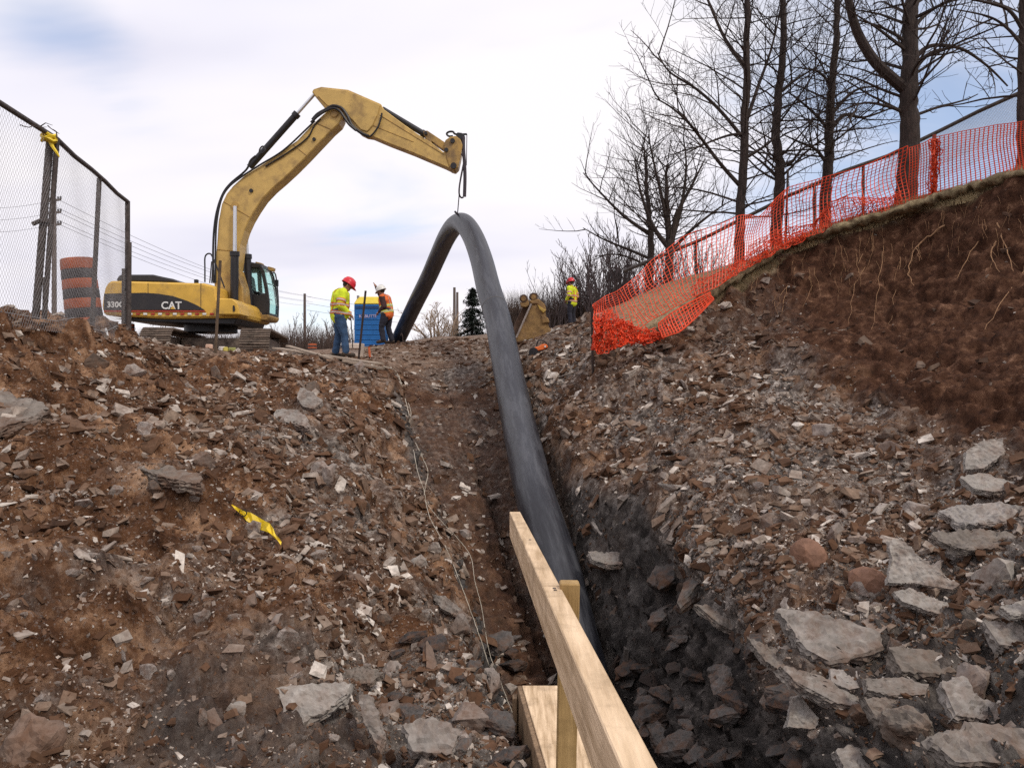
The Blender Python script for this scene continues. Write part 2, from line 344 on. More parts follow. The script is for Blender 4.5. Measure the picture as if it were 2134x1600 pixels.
def ground_material():
    m = bpy.data.materials.new('broken_earth'); m.use_nodes = True; nt = m.node_tree; b = nt.nodes['Principled BSDF']
    b.inputs['Roughness'].default_value = .95; b.inputs['Specular IOR Level'].default_value = .15
    tc = N(nt, 'ShaderNodeTexCoord'); V = tc.outputs['Object']
    def noise(sc, det=6, rough=.65, off=0):
        mp = N(nt, 'ShaderNodeMapping'); mp.inputs['Location'].default_value = (off, off * 2, off * 3); L(nt, V, mp.inputs[0])
        n = N(nt, 'ShaderNodeTexNoise'); n.inputs['Scale'].default_value = sc; n.inputs['Detail'].default_value = det; n.inputs['Roughness'].default_value = rough; L(nt, mp.outputs[0], n.inputs['Vector']); return n.outputs['Fac']
    def ramp(f, stops):
        c = N(nt, 'ShaderNodeValToRGB'); L(nt, f, c.inputs[0])
        for i, (p, col) in enumerate(stops):
            el = c.color_ramp.elements[i] if i < 2 else c.color_ramp.elements.new(p)
            el.position = p; el.color = (*col, 1)
        return c.outputs[0]
    def mix(f, a, c):
        x = N(nt, 'ShaderNodeMix', data_type='RGBA'); L(nt, f, x.inputs[0]); L(nt, a, x.inputs[6]); L(nt, c, x.inputs[7]); return x.outputs[2]
    brown = ramp(noise(2.3, 9, .72), [(.34, (.028, .011, .005)), (.66, (.46, .275, .165)), (.5, (.13, .060, .029))])
    grey = ramp(noise(9, 7, .7, 3), [(.36, (.032, .025, .022)), (.66, (.52, .46, .41)), (.5, (.15, .123, .106))])
    tn = N(nt, 'ShaderNodeAttribute'); tn.attribute_name = 'tone'; tad = N(nt, 'ShaderNodeMath', operation='ADD'); L(nt, noise(.62, 6, .65, 7), tad.inputs[0]); L(nt, tn.outputs['Fac'], tad.inputs[1])
    mr = N(nt, 'ShaderNodeMapRange'); L(nt, tad.outputs[0], mr.inputs[0]); mr.inputs['From Min'].default_value = .43; mr.inputs['From Max'].default_value = .61
    base = mix(mr.outputs[0], brown, grey)
    sp = noise(38, 4, .7, 11); ms = N(nt, 'ShaderNodeMapRange'); L(nt, sp, ms.inputs[0]); ms.inputs['From Min'].default_value = .56; ms.inputs['From Max'].default_value = .72; ms.inputs['To Max'].default_value = .7
    light = ramp(noise(5, 3, .5, 13), [(.4, (.26, .19, .15)), (.6, (.36, .33, .31))]); base = mix(ms.outputs[0], base, light)
    at = N(nt, 'ShaderNodeAttribute'); at.attribute_name = 'zone'; sp3 = N(nt, 'ShaderNodeSeparateColor'); L(nt, at.outputs['Color'], sp3.inputs[0])
    shale = ramp(noise(6, 8, .7, 21), [(.35, (.03, .028, .029)), (.68, (.22, .20, .185)), (.5, (.085, .077, .073))]); base = mix(sp3.outputs[2], base, shale)
    deep = ramp(noise(5, 8, .7, 23), [(.36, (.02, .018, .018)), (.68, (.19, .165, .15)), (.52, (.075, .065, .06))]); base = mix(at.outputs['Alpha'], base, deep)
    soil = ramp(noise(4.5, 9, .75, 31), [(.33, (.022, .009, .005)), (.70, (.32, .18, .115)), (.5, (.072, .032, .018)), (.6, (.135, .068, .040))]); base = mix(sp3.outputs[1], base, soil)
    grass = ramp(noise(14, 8, .75, 41), [(.36, (.14, .095, .05)), (.68, (.50, .39, .25)), (.5, (.30, .22, .13))]); base = mix(sp3.outputs[0], base, grass)
    ap = N(nt, 'ShaderNodeAttribute'); ap.attribute_name = 'plateau'
    tro = ramp(noise(7, 8, .7, 51), [(.36, (.09, .055, .038)), (.66, (.38, .29, .225)), (.5, (.2, .14, .105))]); mp2 = N(nt, 'ShaderNodeMath', operation='MULTIPLY'); L(nt, ap.outputs['Fac'], mp2.inputs[0]); mp2.inputs[1].default_value = .75
    base = mix(mp2.outputs[0], base, tro)
    L(nt, base, b.inputs['Base Color'])
    bp = N(nt, 'ShaderNodeBump'); bp.inputs['Strength'].default_value = .9; bp.inputs['Distance'].default_value = .03; L(nt, noise(55, 8, .75, 61), bp.inputs['Height']); L(nt, bp.outputs[0], b.inputs['Normal'])
    return m
M_ground = ground_material()
ground = link('ground', gm_, M_ground); tag(ground, 'brown and grey broken earth of the trench and its two banks', None, None, 'structure')
gm_.polygons.foreach_set('use_smooth', np.ones(len(gm_.polygons), bool))
bpy.context.view_layer.update()
def drop(x, y):
    ok, p, n, _ = ground.ray_cast(Vector((x, y, 30)), Vector((0, 0, -1))); return (p, n) if ok else (Vector((x, y, 0)), Vector((0, 0, 1)))
def hit(px, py):
    v = P(px, py, 1).normalized(); ok, p, n, _ = ground.ray_cast(v * 2.2, v)
    return (p, n) if ok else (P(px, py, 20), Vector((0, 0, 1)))

# ------------------------------------------------------------------ stones
def stone_material(name, stops, isl=True):
    m = bpy.data.materials.new(name); m.use_nodes = True; nt = m.node_tree; b = nt.nodes['Principled BSDF']; b.inputs['Roughness'].default_value = .9; b.inputs['Specular IOR Level'].default_value = .2
    c = N(nt, 'ShaderNodeValToRGB')
    if isl:
        g = N(nt, 'ShaderNodeNewGeometry'); L(nt, g.outputs['Random Per Island'], c.inputs[0])
    else:
        g = N(nt, 'ShaderNodeObjectInfo'); L(nt, g.outputs['Random'], c.inputs[0])
    for i, (p, col) in enumerate(stops):
        el = c.color_ramp.elements[i] if i < 2 else c.color_ramp.elements.new(p)
        el.position = p; el.color = (*col, 1)
    tc = N(nt, 'ShaderNodeTexCoord'); n = N(nt, 'ShaderNodeTexNoise'); n.inputs['Scale'].default_value = 12 if isl else 5; n.inputs['Detail'].default_value = 8; n.inputs['Roughness'].default_value = .7; L(nt, tc.outputs['Object'], n.inputs['Vector'])
    mr = N(nt, 'ShaderNodeMapRange'); L(nt, n.outputs['Fac'], mr.inputs[0]); mr.inputs['From Min'].default_value = .3; mr.inputs['From Max'].default_value = .7; mr.inputs['To Min'].default_value = .5; mr.inputs['To Max'].default_value = 1.35
    x = N(nt, 'ShaderNodeVectorMath', operation='SCALE'); L(nt, c.outputs[0], x.inputs[0]); L(nt, mr.outputs[0], x.inputs['Scale'])
    # earth clinging to the stone
    n2 = N(nt, 'ShaderNodeTexNoise'); n2.inputs['Scale'].default_value = 3.1; n2.inputs['Detail'].default_value = 6; n2.inputs['Roughness'].default_value = .7; L(nt, tc.outputs['Object'], n2.inputs['Vector'])
    mr2 = N(nt, 'ShaderNodeMapRange'); L(nt, n2.outputs['Fac'], mr2.inputs[0]); mr2.inputs['From Min'].default_value = .44; mr2.inputs['From Max'].default_value = .66; mr2.inputs['To Max'].default_value = .8
    mx = N(nt, 'ShaderNodeMix', data_type='RGBA'); L(nt, mr2.outputs[0], mx.inputs[0]); L(nt, x.outputs[0], mx.inputs[6]); mx.inputs[7].default_value = (.12, .058, .031, 1)
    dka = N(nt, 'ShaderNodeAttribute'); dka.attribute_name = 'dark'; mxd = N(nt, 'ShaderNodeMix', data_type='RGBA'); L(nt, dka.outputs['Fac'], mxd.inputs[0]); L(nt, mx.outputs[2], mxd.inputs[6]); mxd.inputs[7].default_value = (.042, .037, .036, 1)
    L(nt, mxd.outputs[2], b.inputs['Base Color'])
    bp = N(nt, 'ShaderNodeBump'); bp.inputs['Strength'].default_value = .5; bp.inputs['Distance'].default_value = .015
    n3 = N(nt, 'ShaderNodeTexNoise'); n3.inputs['Scale'].default_value = 26; n3.inputs['Detail'].default_value = 7; L(nt, tc.outputs['Object'], n3.inputs['Vector']); L(nt, n3.outputs['Fac'], bp.inputs['Height']); L(nt, bp.outputs[0], b.inputs['Normal'])
    return m
M_chip = stone_material('stone_chips', [(0, (.045, .022, .012)), (1, (.70, .63, .56)), (.42, (.14, .078, .047)), (.68, (.25, .185, .14)), (.87, (.40, .345, .30))])
M_stone = stone_material('grey_stone', [(0, (.11, .08, .062)), (1, (.38, .33, .30)), (.5, (.23, .19, .165))], False)
M_pale = stone_material('pale_limestone', [(0, (.34, .31, .28)), (1, (.42, .385, .35))], False)
M_ledge = stone_material('shale_ledge', [(0, (.20, .17, .145)), (1, (.36, .33, .305))], False)
M_round = stone_material('brown_boulder', [(0, (.26, .145, .10)), (1, (.30, .17, .12))], False)
M_brownst = stone_material('brown_stone', [(0, (.17, .12, .092)), (1, (.24, .175, .14))], False)

rs = np.random.RandomState(77)
gn = gridnormals(Gd.reshape(nr, na, 3)).reshape(-1, 3)
inner = (np.abs(AA.ravel()) < math.radians(36.5)) & (r > 2.6) & (r < 27) & (grassm < .3)
wgt = inner * np.where(right, 1, .8) * (1 - .6 * sstep(-.2, -1.6, gx + .25 * (gy - 5)) * sstep(7.5, 5, gy)) * (1 - .975 * soilm) * (1 - .35 * plat) * (.34 + 1.0 * sstep(-.15, .35, perlin(q * .8 + 40) + .5 * perlin(q * 2.3 + 70)))
wgt = wgt * (1 - .35 * wallm * right * (gy < 11)) * (1 - .5 * rockm) * (1 - .78 * floorm)
def chips(name, n, lo, hi, px_lo, px_hi, flat, label):
    pick = rs.choice(len(wgt), n, p=wgt / wgt.sum()); p = Gd[pick]; nn = gn[pick]; rr_ = r[pick]
    u = rs.rand(n); px = px_lo * (px_hi / px_lo) ** (u ** 3.8)
    s = np.clip(px * rr_ / FOC, lo, hi)[:, None, None]
    cube = np.array([[x, y, z] for x in (-1, 1) for y in (-1, 1) for z in (-1, 1)], float) * .5
    c = cube[None] + rs.uniform(-.24, .24, (n, 8, 3))
    c *= np.stack([rs.uniform(.8, 1.5, n), rs.uniform(.5, 1.0, n), rs.uniform(flat * .6, flat * 1.6, n)], 1)[:, None, :] * s
    # frames: normal blended with up, random yaw and tilt
    up = nn * .8 + np.array([0, 0, .4]) + rs.normal(0, .30, (n, 3)); up /= np.linalg.norm(up, axis=1)[:, None]
    a = rs.normal(size=(n, 3)); a -= up * (a * up).sum(1)[:, None]; a /= np.linalg.norm(a, axis=1)[:, None]; b_ = np.cross(up, a)
    vv = c[:, :, 0:1] * a[:, None] + c[:, :, 1:2] * b_[:, None] + c[:, :, 2:3] * up[:, None] + (p + nn * s[:, 0] * .0)[:, None]
    f = np.array([(0, 1, 3, 2), (4, 6, 7, 5), (0, 4, 5, 1), (2, 3, 7, 6), (0, 2, 6, 4), (1, 5, 7, 3)])
    ff = (f[None] + (np.arange(n) * 8)[:, None, None]).reshape(-1, 4)
    o = link(name, np_mesh(name, vv.reshape(-1, 3), [ff]), M_chip, smooth=False)
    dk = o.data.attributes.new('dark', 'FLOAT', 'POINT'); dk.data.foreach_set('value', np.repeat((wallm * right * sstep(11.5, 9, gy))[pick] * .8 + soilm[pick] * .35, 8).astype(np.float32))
    return tag(o, label, 'rubble', None, 'stuff')
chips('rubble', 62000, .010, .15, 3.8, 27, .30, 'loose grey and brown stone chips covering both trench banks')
chips('gravel', 62000, .008, .05, 2.2, 6, .45, 'fine gravel scattered between the larger stone chips')

def rock_mesh(name, seed, dims, npts=16, cuts=2, rough=.035, box=.0, layers=0.):
    """an angular broken stone: hull of random points, refined and roughened"""
    rr = random.Random(seed); bm = bmesh.new()
    for i in range(npts):
        v = Vector((rr.gauss(0, 1), rr.gauss(0, 1), rr.gauss(0, 1))).normalized()
        m = max(abs(v.x), abs(v.y), abs(v.z)); v = v.lerp(v / m, .55 + box)
        bm.verts.new((v.x * dims[0] / 2, v.y * dims[1] / 2, v.z * dims[2] / 2))
    r_ = bmesh.ops.convex_hull(bm, input=bm.verts)
    bmesh.ops.delete(bm, geom=[g for g in set(r_['geom_interior'] + r_['geom_unused']) if isinstance(g, bmesh.types.BMVert)], context='VERTS')
    for c in range(cuts):
        bmesh.ops.subdivide_edges(bm, edges=[e for e in bm.edges if e.calc_length() > max(dims) * .09], cuts=1, use_grid_fill=True)
        bmesh.ops.triangulate(bm, faces=[f for f in bm.faces if len(f.verts) > 3])
    bm.normal_update(); mn = max(dims); off = Vector((seed * 3.7 % 91, seed * 1.3 % 57, 2))
    mv = []
    for v in bm.verts:
        n3 = mnoise.noise(v.co * (4.5 / mn) + off) * rough * mn * 1.2 + mnoise.noise(v.co * (13 / mn) + off) * rough * mn * .5
        if layers: n3 += (((v.co.z / dims[2] * layers + mnoise.noise(v.co * (2 / mn)) * .7) % 1) - .5) * rough * mn * 1.6 * (1 - abs(v.normal.z))
        mv.append(v.co + v.normal * n3)
    for v, c in zip(bm.verts, mv): v.co = c
    me = bpy.data.meshes.new(name); bm.to_mesh(me); bm.free(); return me
def place_rock(name, px, py, wpx, dims_ratio, seed, material, label, cat='stone', rz=None, tilt=(0, 0), sink=.3, facecam=0., cuts=3, npts=16, layers=0., box=0., rough=.03):
    """a stone wpx pixels wide, standing where the ground shows at (px, py)"""
    p, n = hit(px, py); dist = p.y; s = wpx / FOC * dist
    dims = tuple(k * s * .95 for k in dims_ratio)
    me = rock_mesh(name, seed, dims, npts, cuts, rough, box, layers)
    o = link(name, me, material, None, False, False)
    up = (n * .7 + Vector((0, 0, .5)) + Vector((0, -facecam, 0))).normalized()
    rz = rz if rz is not None else (seed * 1.7) % 6.28
    q = up.to_track_quat('Z', 'Y'); R = q.to_matrix() @ Matrix.Rotation(rz, 3, 'Z') @ Matrix.Rotation(tilt[0], 3, 'X') @ Matrix.Rotation(tilt[1], 3, 'Y')
    o.rotation_euler = R.to_euler(); o.location = p + up * dims[2] * (.5 - sink)
    return tag(o, label, cat)
def slab_poly(name, pts, py_shift, thick, material, label, d, rx=0., cat='slab', lean=.35, rough=.013, sink=.0, layers=3):
    """a flat slab whose upper face covers the given outline, seen at distance d; lean tips the face towards the viewer"""
    c = P(sum(p[0] for p in pts) / len(pts), sum(p[1] for p in pts) / len(pts), d)
    # plane through c with a normal leaning back towards the camera
    nrm = Vector((rx, -lean, 1)).normalized()
    top = []
    for p in pts:
        v = P(p[0], p[1], 1); t = c.dot(nrm) / v.dot(nrm); top.append(v * t)
    dn = -nrm * thick; bm = bmesh.new(); vt = [bm.verts.new(v) for v in top]; cc = sum(top, Vector()) / len(top)
    vb = [bm.verts.new(cc + (v - cc) * 1.04 + dn) for v in top]; n = len(top)
    bm.faces.new(vt); bm.faces.new(vb[::-1])
    for i in range(n): bm.faces.new((vt[i], vb[i], vb[(i + 1) % n], vt[(i + 1) % n]))
    bmesh.ops.triangulate(bm, faces=bm.faces)
    for k in range(5): bmesh.ops.subdivide_edges(bm, edges=[e for e in bm.edges if e.calc_length() > thick * .34], cuts=1); bmesh.ops.triangulate(bm, faces=[f for f in bm.faces if len(f.verts) > 3])
    bmesh.ops.recalc_face_normals(bm, faces=bm.faces); bm.normal_update()
    size = max((a - cc).length for a in top); mv = []
    for v in bm.verts:
        q = v.co; dd = mnoise.noise(q * (3.5 / size)) * rough * size * 4 + mnoise.noise(q * (10 / size)) * rough * size * 3 + mnoise.noise(q * (26 / size)) * rough * size * .9 - abs(mnoise.noise(q * (6 / size) + Vector((9, 3, 1)))) * rough * size * 4
        if layers:
            hgt = (q - cc).dot(nrm) / thick; side = 1 - abs(v.normal.dot(nrm)); dd += (((hgt * layers + mnoise.noise(q * 4)) % 1) - .5) * side * thick * .3
        mv.append(q + v.normal * dd)
    for v, m_ in zip(bm.verts, mv): v.co = m_
    me = bpy.data.meshes.new(name); bm.to_mesh(me); bm.free()
    o = link(name, me, material, None, False, False); recenter(o); return tag(o, label, cat)
def gd(px, py):
    return hit(px, py)[0].y
# large slabs one can single out
slab_poly('stone_slab', [(575,1432),(622,1424),(733,1421),(722,1445),(680,1478),(618,1513),(590,1520),(588,1470)], 0, .085, M_pale, 'large pale wedge of stone lying flat low on the left bank', gd(650,1500) - .05, lean=.75, rx=.12)
slab_poly('stone_slab', [(-60,812),(0,815),(55,826),(108,852),(60,868),(0,890),(-60,900)], 0, .09, M_ledge, 'broad flat grey slab jutting from the left bank below the fence', gd(60,880) + .01, lean=.35)
slab_poly('stone_slab', [(282,960),(330,968),(380,978),(424,992),(418,1006),(360,998),(290,976)], 0, .10, M_ledge, 'long narrow grey slab sticking out above the yellow tape', gd(360,1010) + .01, lean=.15)
slab_poly('stone_slab', [(625,806),(650,815),(672,836),(655,852),(630,846),(618,828)], 0, .10, M_ledge, 'upright grey block high on the left bank below the light boards', gd(645,850) + .01, lean=1.4)
slab_poly('stone_slab', [(575,853),(610,850),(640,868),(644,890),(600,880),(570,872)], 0, .10, M_ledge, 'flat grey stone with a broken edge just below the upright grey block', gd(610,890) + .01, lean=.6)
slab_poly('stone_slab', [(1852,1128),(1880,1118),(1908,1150),(1998,1218),(1985,1228),(1900,1214),(1850,1214),(1858,1160)], 0, .05, M_pale, 'large pale triangular slab leaning on the right bank', gd(1920,1230) - .05, lean=1.6, rx=-.2)
slab_poly('stone_slab', [(1862,1232),(1900,1226),(1950,1246),(1992,1262),(1990,1282),(1960,1280),(1880,1252)], 0, .05, M_pale, 'curved pale slab under the large triangular one', gd(1930,1285) - .05, lean=.9)
slab_poly('stone_slab', [(2013,940),(2048,918),(2090,912),(2092,945),(2050,975),(2012,978)], 0, .07, M_pale, 'pale angular block below the dark soil of the right bank', gd(2050,985) - .05, lean=1.3, rx=-.3)
slab_poly('stone_slab', [(2000,992),(2050,985),(2118,1005),(2122,1018),(2070,1024),(2030,1018)], 0, .05, M_pale, 'thin pale slab just under the angular block on the right bank', gd(2060,1030) - .05, lean=.7)
slab_poly('stone_slab', [(1655,1452),(1668,1448),(1708,1500),(1700,1518),(1640,1514)], 0, .05, M_pale, 'small pale triangular stone standing on the dark right trench wall', gd(1672,1520) - .05, lean=2.2)
slab_poly('stone_slab', [(1620,1268),(1690,1270),(1760,1290),(1835,1318),(1842,1345),(1800,1362),(1730,1378),(1680,1352)], 0, .11, M_ledge, 'thick layered slab at the lip of the right trench wall', gd(1740,1380) + .01, lean=.75, layers=5)
slab_poly('stone_slab', [(1850,1345),(1930,1350),(2030,1368),(2050,1392),(1950,1402),(1880,1398)], 0, .10, M_ledge, 'brown weathered slab beside the thick layered one', gd(1940,1400) + .01, lean=.6, layers=4)
slab_poly('stone_slab', [(1625,1385),(1700,1402),(1785,1450),(1800,1475),(1740,1462),(1660,1420)], 0, .08, M_ledge, 'long tilted ledge of grey shale below the thick layered slab', gd(1720,1470) + .01, lean=.6, rx=.4, layers=4)
slab_poly('stone_slab', [(1730,1392),(1790,1398),(1802,1430),(1770,1436),(1732,1420)], 0, .06, M_ledge, 'short grey stone wedged between two shale ledges', gd(1768,1436) + .01, lean=.8)
slab_poly('stone_slab', [(1805,1412),(1880,1410),(1935,1425),(1930,1446),(1860,1448),(1808,1436)], 0, .06, M_ledge, 'flat grey stone at the right end of the shale ledges', gd(1870,1450) + .01, lean=.7)
slab_poly('stone_slab', [(1450,1258),(1478,1262),(1530,1292),(1580,1330),(1560,1328),(1500,1300)], 0, .06, M_ledge, 'thin dark-edged slab jutting over the right trench wall', gd(1520,1310) + .01, lean=.5, rx=.3)
slab_poly('stone_slab', [(1225,1148),(1290,1150),(1335,1158),(1330,1172),(1270,1176),(1235,1166)], 0, .07, M_ledge, 'brown ledge of rock right beside the pipe', gd(1285,1178) + .01, lean=.3)
slab_poly('stone_slab', [(2085,1262),(2134,1250),(2200,1255),(2190,1275),(2110,1280)], 0, .06, M_pale, 'pale slab cut off by the right edge below the rounded boulder', gd(2120,1285) - .05, lean=.6)
slab_poly('stone_slab', [(895,1238),(925,1240),(978,1282),(970,1290),(920,1268)], 0, .06, M_ledge, 'thin flat slab on the left trench lip beside the white twine', gd(940,1290) + .01, lean=.8, rx=-.3)
for pts_, th_, mt_, lab_, ln_ in (
  ([(1556,1326),(1618,1348),(1662,1398),(1645,1408),(1592,1374)], .06, M_ledge, 'dark ledge of shale left of the thick layered slab', .6),
  ([(1800,1452),(1868,1455),(1922,1498),(1880,1530),(1830,1504)], .07, M_ledge, 'broken grey plate below the shale ledges', .8),
  ([(1962,1420),(2010,1404),(2034,1448),(2102,1470),(2080,1500),(1992,1490)], .08, M_ledge, 'jagged brown plate low on the right bank', .9),
  ([(1930,1534),(2040,1500),(2150,1526),(2150,1585),(1992,1588)], .10, M_ledge, 'wide dark plate of rock in the bottom corner of the right bank', .7),
  ([(1742,1562),(1800,1540),(1862,1574),(1852,1604),(1762,1604)], .08, M_ledge, 'grey plate of rock at the bottom edge under the shale ledges', .8),
  ([(2048,1292),(2150,1298),(2150,1350),(2082,1342)], .07, M_ledge, 'brown plate of rock at the frame edge below the pale cut-off slab', .7),
  ([(1955,1062),(2060,1046),(2150,1058),(2150,1082),(2000,1092)], .06, M_ledge, 'upper of two long grey shale bands near the frame edge', .4),
  ([(1940,1112),(2040,1100),(2150,1118),(2150,1140),(2000,1142)], .06, M_ledge, 'lower of two long grey shale bands near the frame edge', .4),
  ([(700,1395),(760,1385),(800,1400),(770,1425),(712,1420)], .05, M_ledge, 'flat grey plate above the large pale wedge', .7),
  ([(840,1510),(900,1490),(960,1520),(940,1570),(860,1565)], .10, M_ledge, 'grey plate of rock near the bottom beside the timber platform', 1.1),
  ([(745,1445),(775,1450),(800,1530),(790,1560),(755,1500)], .06, M_ledge, 'upright grey blade of rock right of the large pale wedge', 1.3)):
    cxm = sum(p[0] for p in pts_) / len(pts_); slab_poly('stone_slab', pts_, 0, th_, mt_, lab_, gd(min(cxm, 2120), min(1590, max(p[1] for p in pts_))) + .01, lean=ln_, rx=rnd.uniform(-.2, .2), layers=4, rough=.02)
R_ = place_rock
R_('boulder', 2068, 1212, 112, (1, .8, .75), 5, M_pale, 'rounded pale boulder beside the large triangular slab', 'boulder')
R_('boulder', 1672, 1168, 92, (1, .9, .8), 8, M_round, 'smooth brown boulder on the right bank, farther from the triangular slab', 'boulder', rough=.012, npts=90, cuts=2, sink=.2, box=-.5)
R_('boulder', 1812, 1196, 98, (1, .9, .8), 9, M_round, 'smooth brown boulder touching the large triangular slab', 'boulder', rough=.012, npts=90, cuts=2, sink=.2, box=-.5)
R_('boulder', 1708, 912, 62, (1, .9, .75), 12, M_stone, 'tan block of stone high on the right bank rubble', 'boulder', facecam=.3)
R_('boulder', 1850, 944, 62, (1, .9, .75), 13, M_stone, 'tan stone half buried below the dark soil slope', 'boulder')
R_('stone_block', 1600, 1092, 46, (1, .7, 1), 21, M_stone, 'squared grey block above the farther brown boulder, first of the upper pair', 'stone', box=.3)
R_('stone_block', 1648, 1094, 40, (1, .7, 1), 22, M_stone, 'squared grey block above the farther brown boulder, second of the upper pair', 'stone', box=.3)
R_('stone_block', 1742, 1122, 50, (1, .7, 1), 23, M_stone, 'squared grey block above the boulder that touches the slab', 'stone', box=.3)
R_('stone_block', 1792, 1128, 36, (1, .7, 1), 24, M_stone, 'narrow squared block next to the one above the nearer boulder', 'stone', box=.3)
R_('stone_block', 1828, 1032, 34, (1, .7, 1), 25, M_stone, 'small upright block halfway up the right bank rubble', 'stone', box=.3)
R_('stone_block', 1912, 1062, 44, (1, .7, .9), 26, M_stone, 'grey block halfway up the right bank near the picture edge', 'stone', box=.3)
R_('stone', 624, 1398, 58, (1, .7, .8), 31, M_stone, 'grey stone resting just above the large pale wedge', 'stone', facecam=.4)
R_('stone', 520, 1330, 62, (1, .5, .5), 32, M_brownst, 'tan oblong stone up-slope from the large pale wedge', 'stone', rz=.6)
R_('stone', 572, 1296, 50, (1, .6, .5), 33, M_stone, 'flat grey stone beside the tan oblong one', 'stone')
R_('stone', 518, 1250, 42, (1, .8, .7), 34, M_brownst, 'small brown rounded stone below the yellow tape', 'stone', rough=.01)
R_('stone', 430, 962, 66, (1, .7, .6), 35, M_stone, 'rough grey boulder beside the long narrow slab', 'stone')
R_('stone', 692, 1002, 70, (1, .7, .5), 36, M_stone, 'grey rock halfway down the left bank near the trench', 'stone')
R_('stone', 488, 1478, 58, (1, .6, .45), 37, M_pale, 'pale angular stone left of the large wedge', 'stone')
R_('stone', 455, 1500, 60, (1, .8, .8), 38, M_stone, 'grey angular block left of the large wedge', 'stone')
R_('stone', 800, 1480, 60, (1, .6, .8), 39, M_stone, 'upright grey stone right of the large wedge', 'stone', facecam=.5)
R_('stone', 812, 1400, 46, (1, .8, .8), 40, M_stone, 'blue-grey stone above the broken ledge', 'stone')
R_('stone', 890, 1368, 74, (1, .5, .35), 41, M_brownst, 'tan flat stone at the foot of the left trench lip', 'stone')
R_('stone', 905, 1148, 40, (1, .8, .6), 42, M_pale, 'pale rounded stone beside the twine', 'stone')
R_('stone', 742, 1206, 58, (1, .4, .3), 43, M_brownst, 'flat tan splinter of rock in the middle of the left bank', 'stone', rz=.5)
R_('stone', 868, 1174, 44, (1, .7, .5), 44, M_pale, 'pale stone up-slope of the twine', 'stone')
R_('stone', 960, 1310, 58, (1, .8, .8), 45, M_stone, 'grey block on the edge of the left trench lip', 'stone')
R_('stone', 985, 1500, 92, (1, .8, 1), 46, M_stone, 'big grey rock face beside the timber platform', 'rock', sink=.5, layers=4)
R_('stone', 1020, 1430, 70, (1, .8, 1), 47, M_stone, 'grey rock face where the twine ends', 'rock', sink=.5, layers=4)
R_('stone', 1880, 1530, 120, (1, .8, .6), 48, M_ledge, 'brown crumbling boulder near the bottom of the right wall', 'rock', layers=5, npts=46, rough=.06)
R_('stone', 2040, 1440, 110, (1, .8, .7), 49, M_stone, 'rough grey rock below the brown weathered slab', 'rock', layers=4)
R_('stone', 1800, 1500, 80, (1, .8, .5), 50, M_stone, 'dark grey stone at the foot of the shale ledges', 'rock')
R_('stone', 60, 1560, 150, (1, .8, .5), 51, M_brownst, 'earthy rock in the bottom corner under the left bank', 'rock', sink=.45, npts=46, rough=.06)
R_('stone', 200, 762, 60, (1, .8, .6), 52, M_stone, 'lump of stone under the fence edge on the left bank', 'stone')
R_('stone', 1270, 742, 40, (1, .7, .5), 53, M_stone, 'grey stone just under the bunched orange netting', 'stone')
R_('stone', 1395, 1015, 62, (1, .35, .3), 54, M_pale, 'pale flat stone in the middle of the right rubble slope', 'stone', rz=.1)
R_('stone', 1330, 1020, 50, (1, .5, .35), 55, M_brownst, 'tan flat stone in the rubble right of the pipe', 'stone')
# loose stones of the two banks: about 250, the largest that show
proto = [rock_mesh('stone', 100 + i, (1, .55 + .35 * rnd.random(), .28 + .38 * rnd.random()), 14, 2, .03) for i in range(14)]
for k in range(255):
    for _ in range(60):
        px = rnd.uniform(-20, 2150); py = rnd.uniform(745, 1600)
        if 1040 < px < 1290 and py > 760: continue
        pass
        p, n = hit(px, py)
        if p.y > 17 or p.y < 2.4: continue
        i = int(np.argmin((gx - p.x) ** 2 + (gy - p.y) ** 2))
        if grassm[i] > .2 or (soilm[i] > .15 and rnd.random() > .02) or (wallm[i] * right[i] > .5 and rnd.random() > .2): continue
        break
    o = bpy.data.objects.new('stone', proto[k % 14]); COL.objects.link(o)
    if not proto[k % 14].materials: proto[k % 14].materials.append(M_stone)
    s = (rnd.uniform(16, 52) if rnd.random() < .4 else rnd.uniform(12, 26)) / FOC * p.y
    o.scale = (s, s * rnd.uniform(.8, 1.2), s * rnd.uniform(.7, 1.2)); up = (n * .7 + Vector((rnd.gauss(0, .25), rnd.gauss(0, .25), .45))).normalized()
    o.rotation_euler = (up.to_track_quat('Z', 'Y').to_matrix() @ Matrix.Rotation(rnd.random() * 6.28, 3, 'Z')).to_euler(); o.location = p + up * s * .03
    if wallm[i] > .5: tag(o, 'loose angular stone caught on the wall or floor of the trench', 'stone', 'loose stones in the trench')
    elif p.x < 0: tag(o, 'loose angular stone among the rubble of the left bank', 'stone', 'loose stones on the left bank')
    else: tag(o, 'loose angular stone among the rubble of the right bank', 'stone', 'loose stones on the right bank')

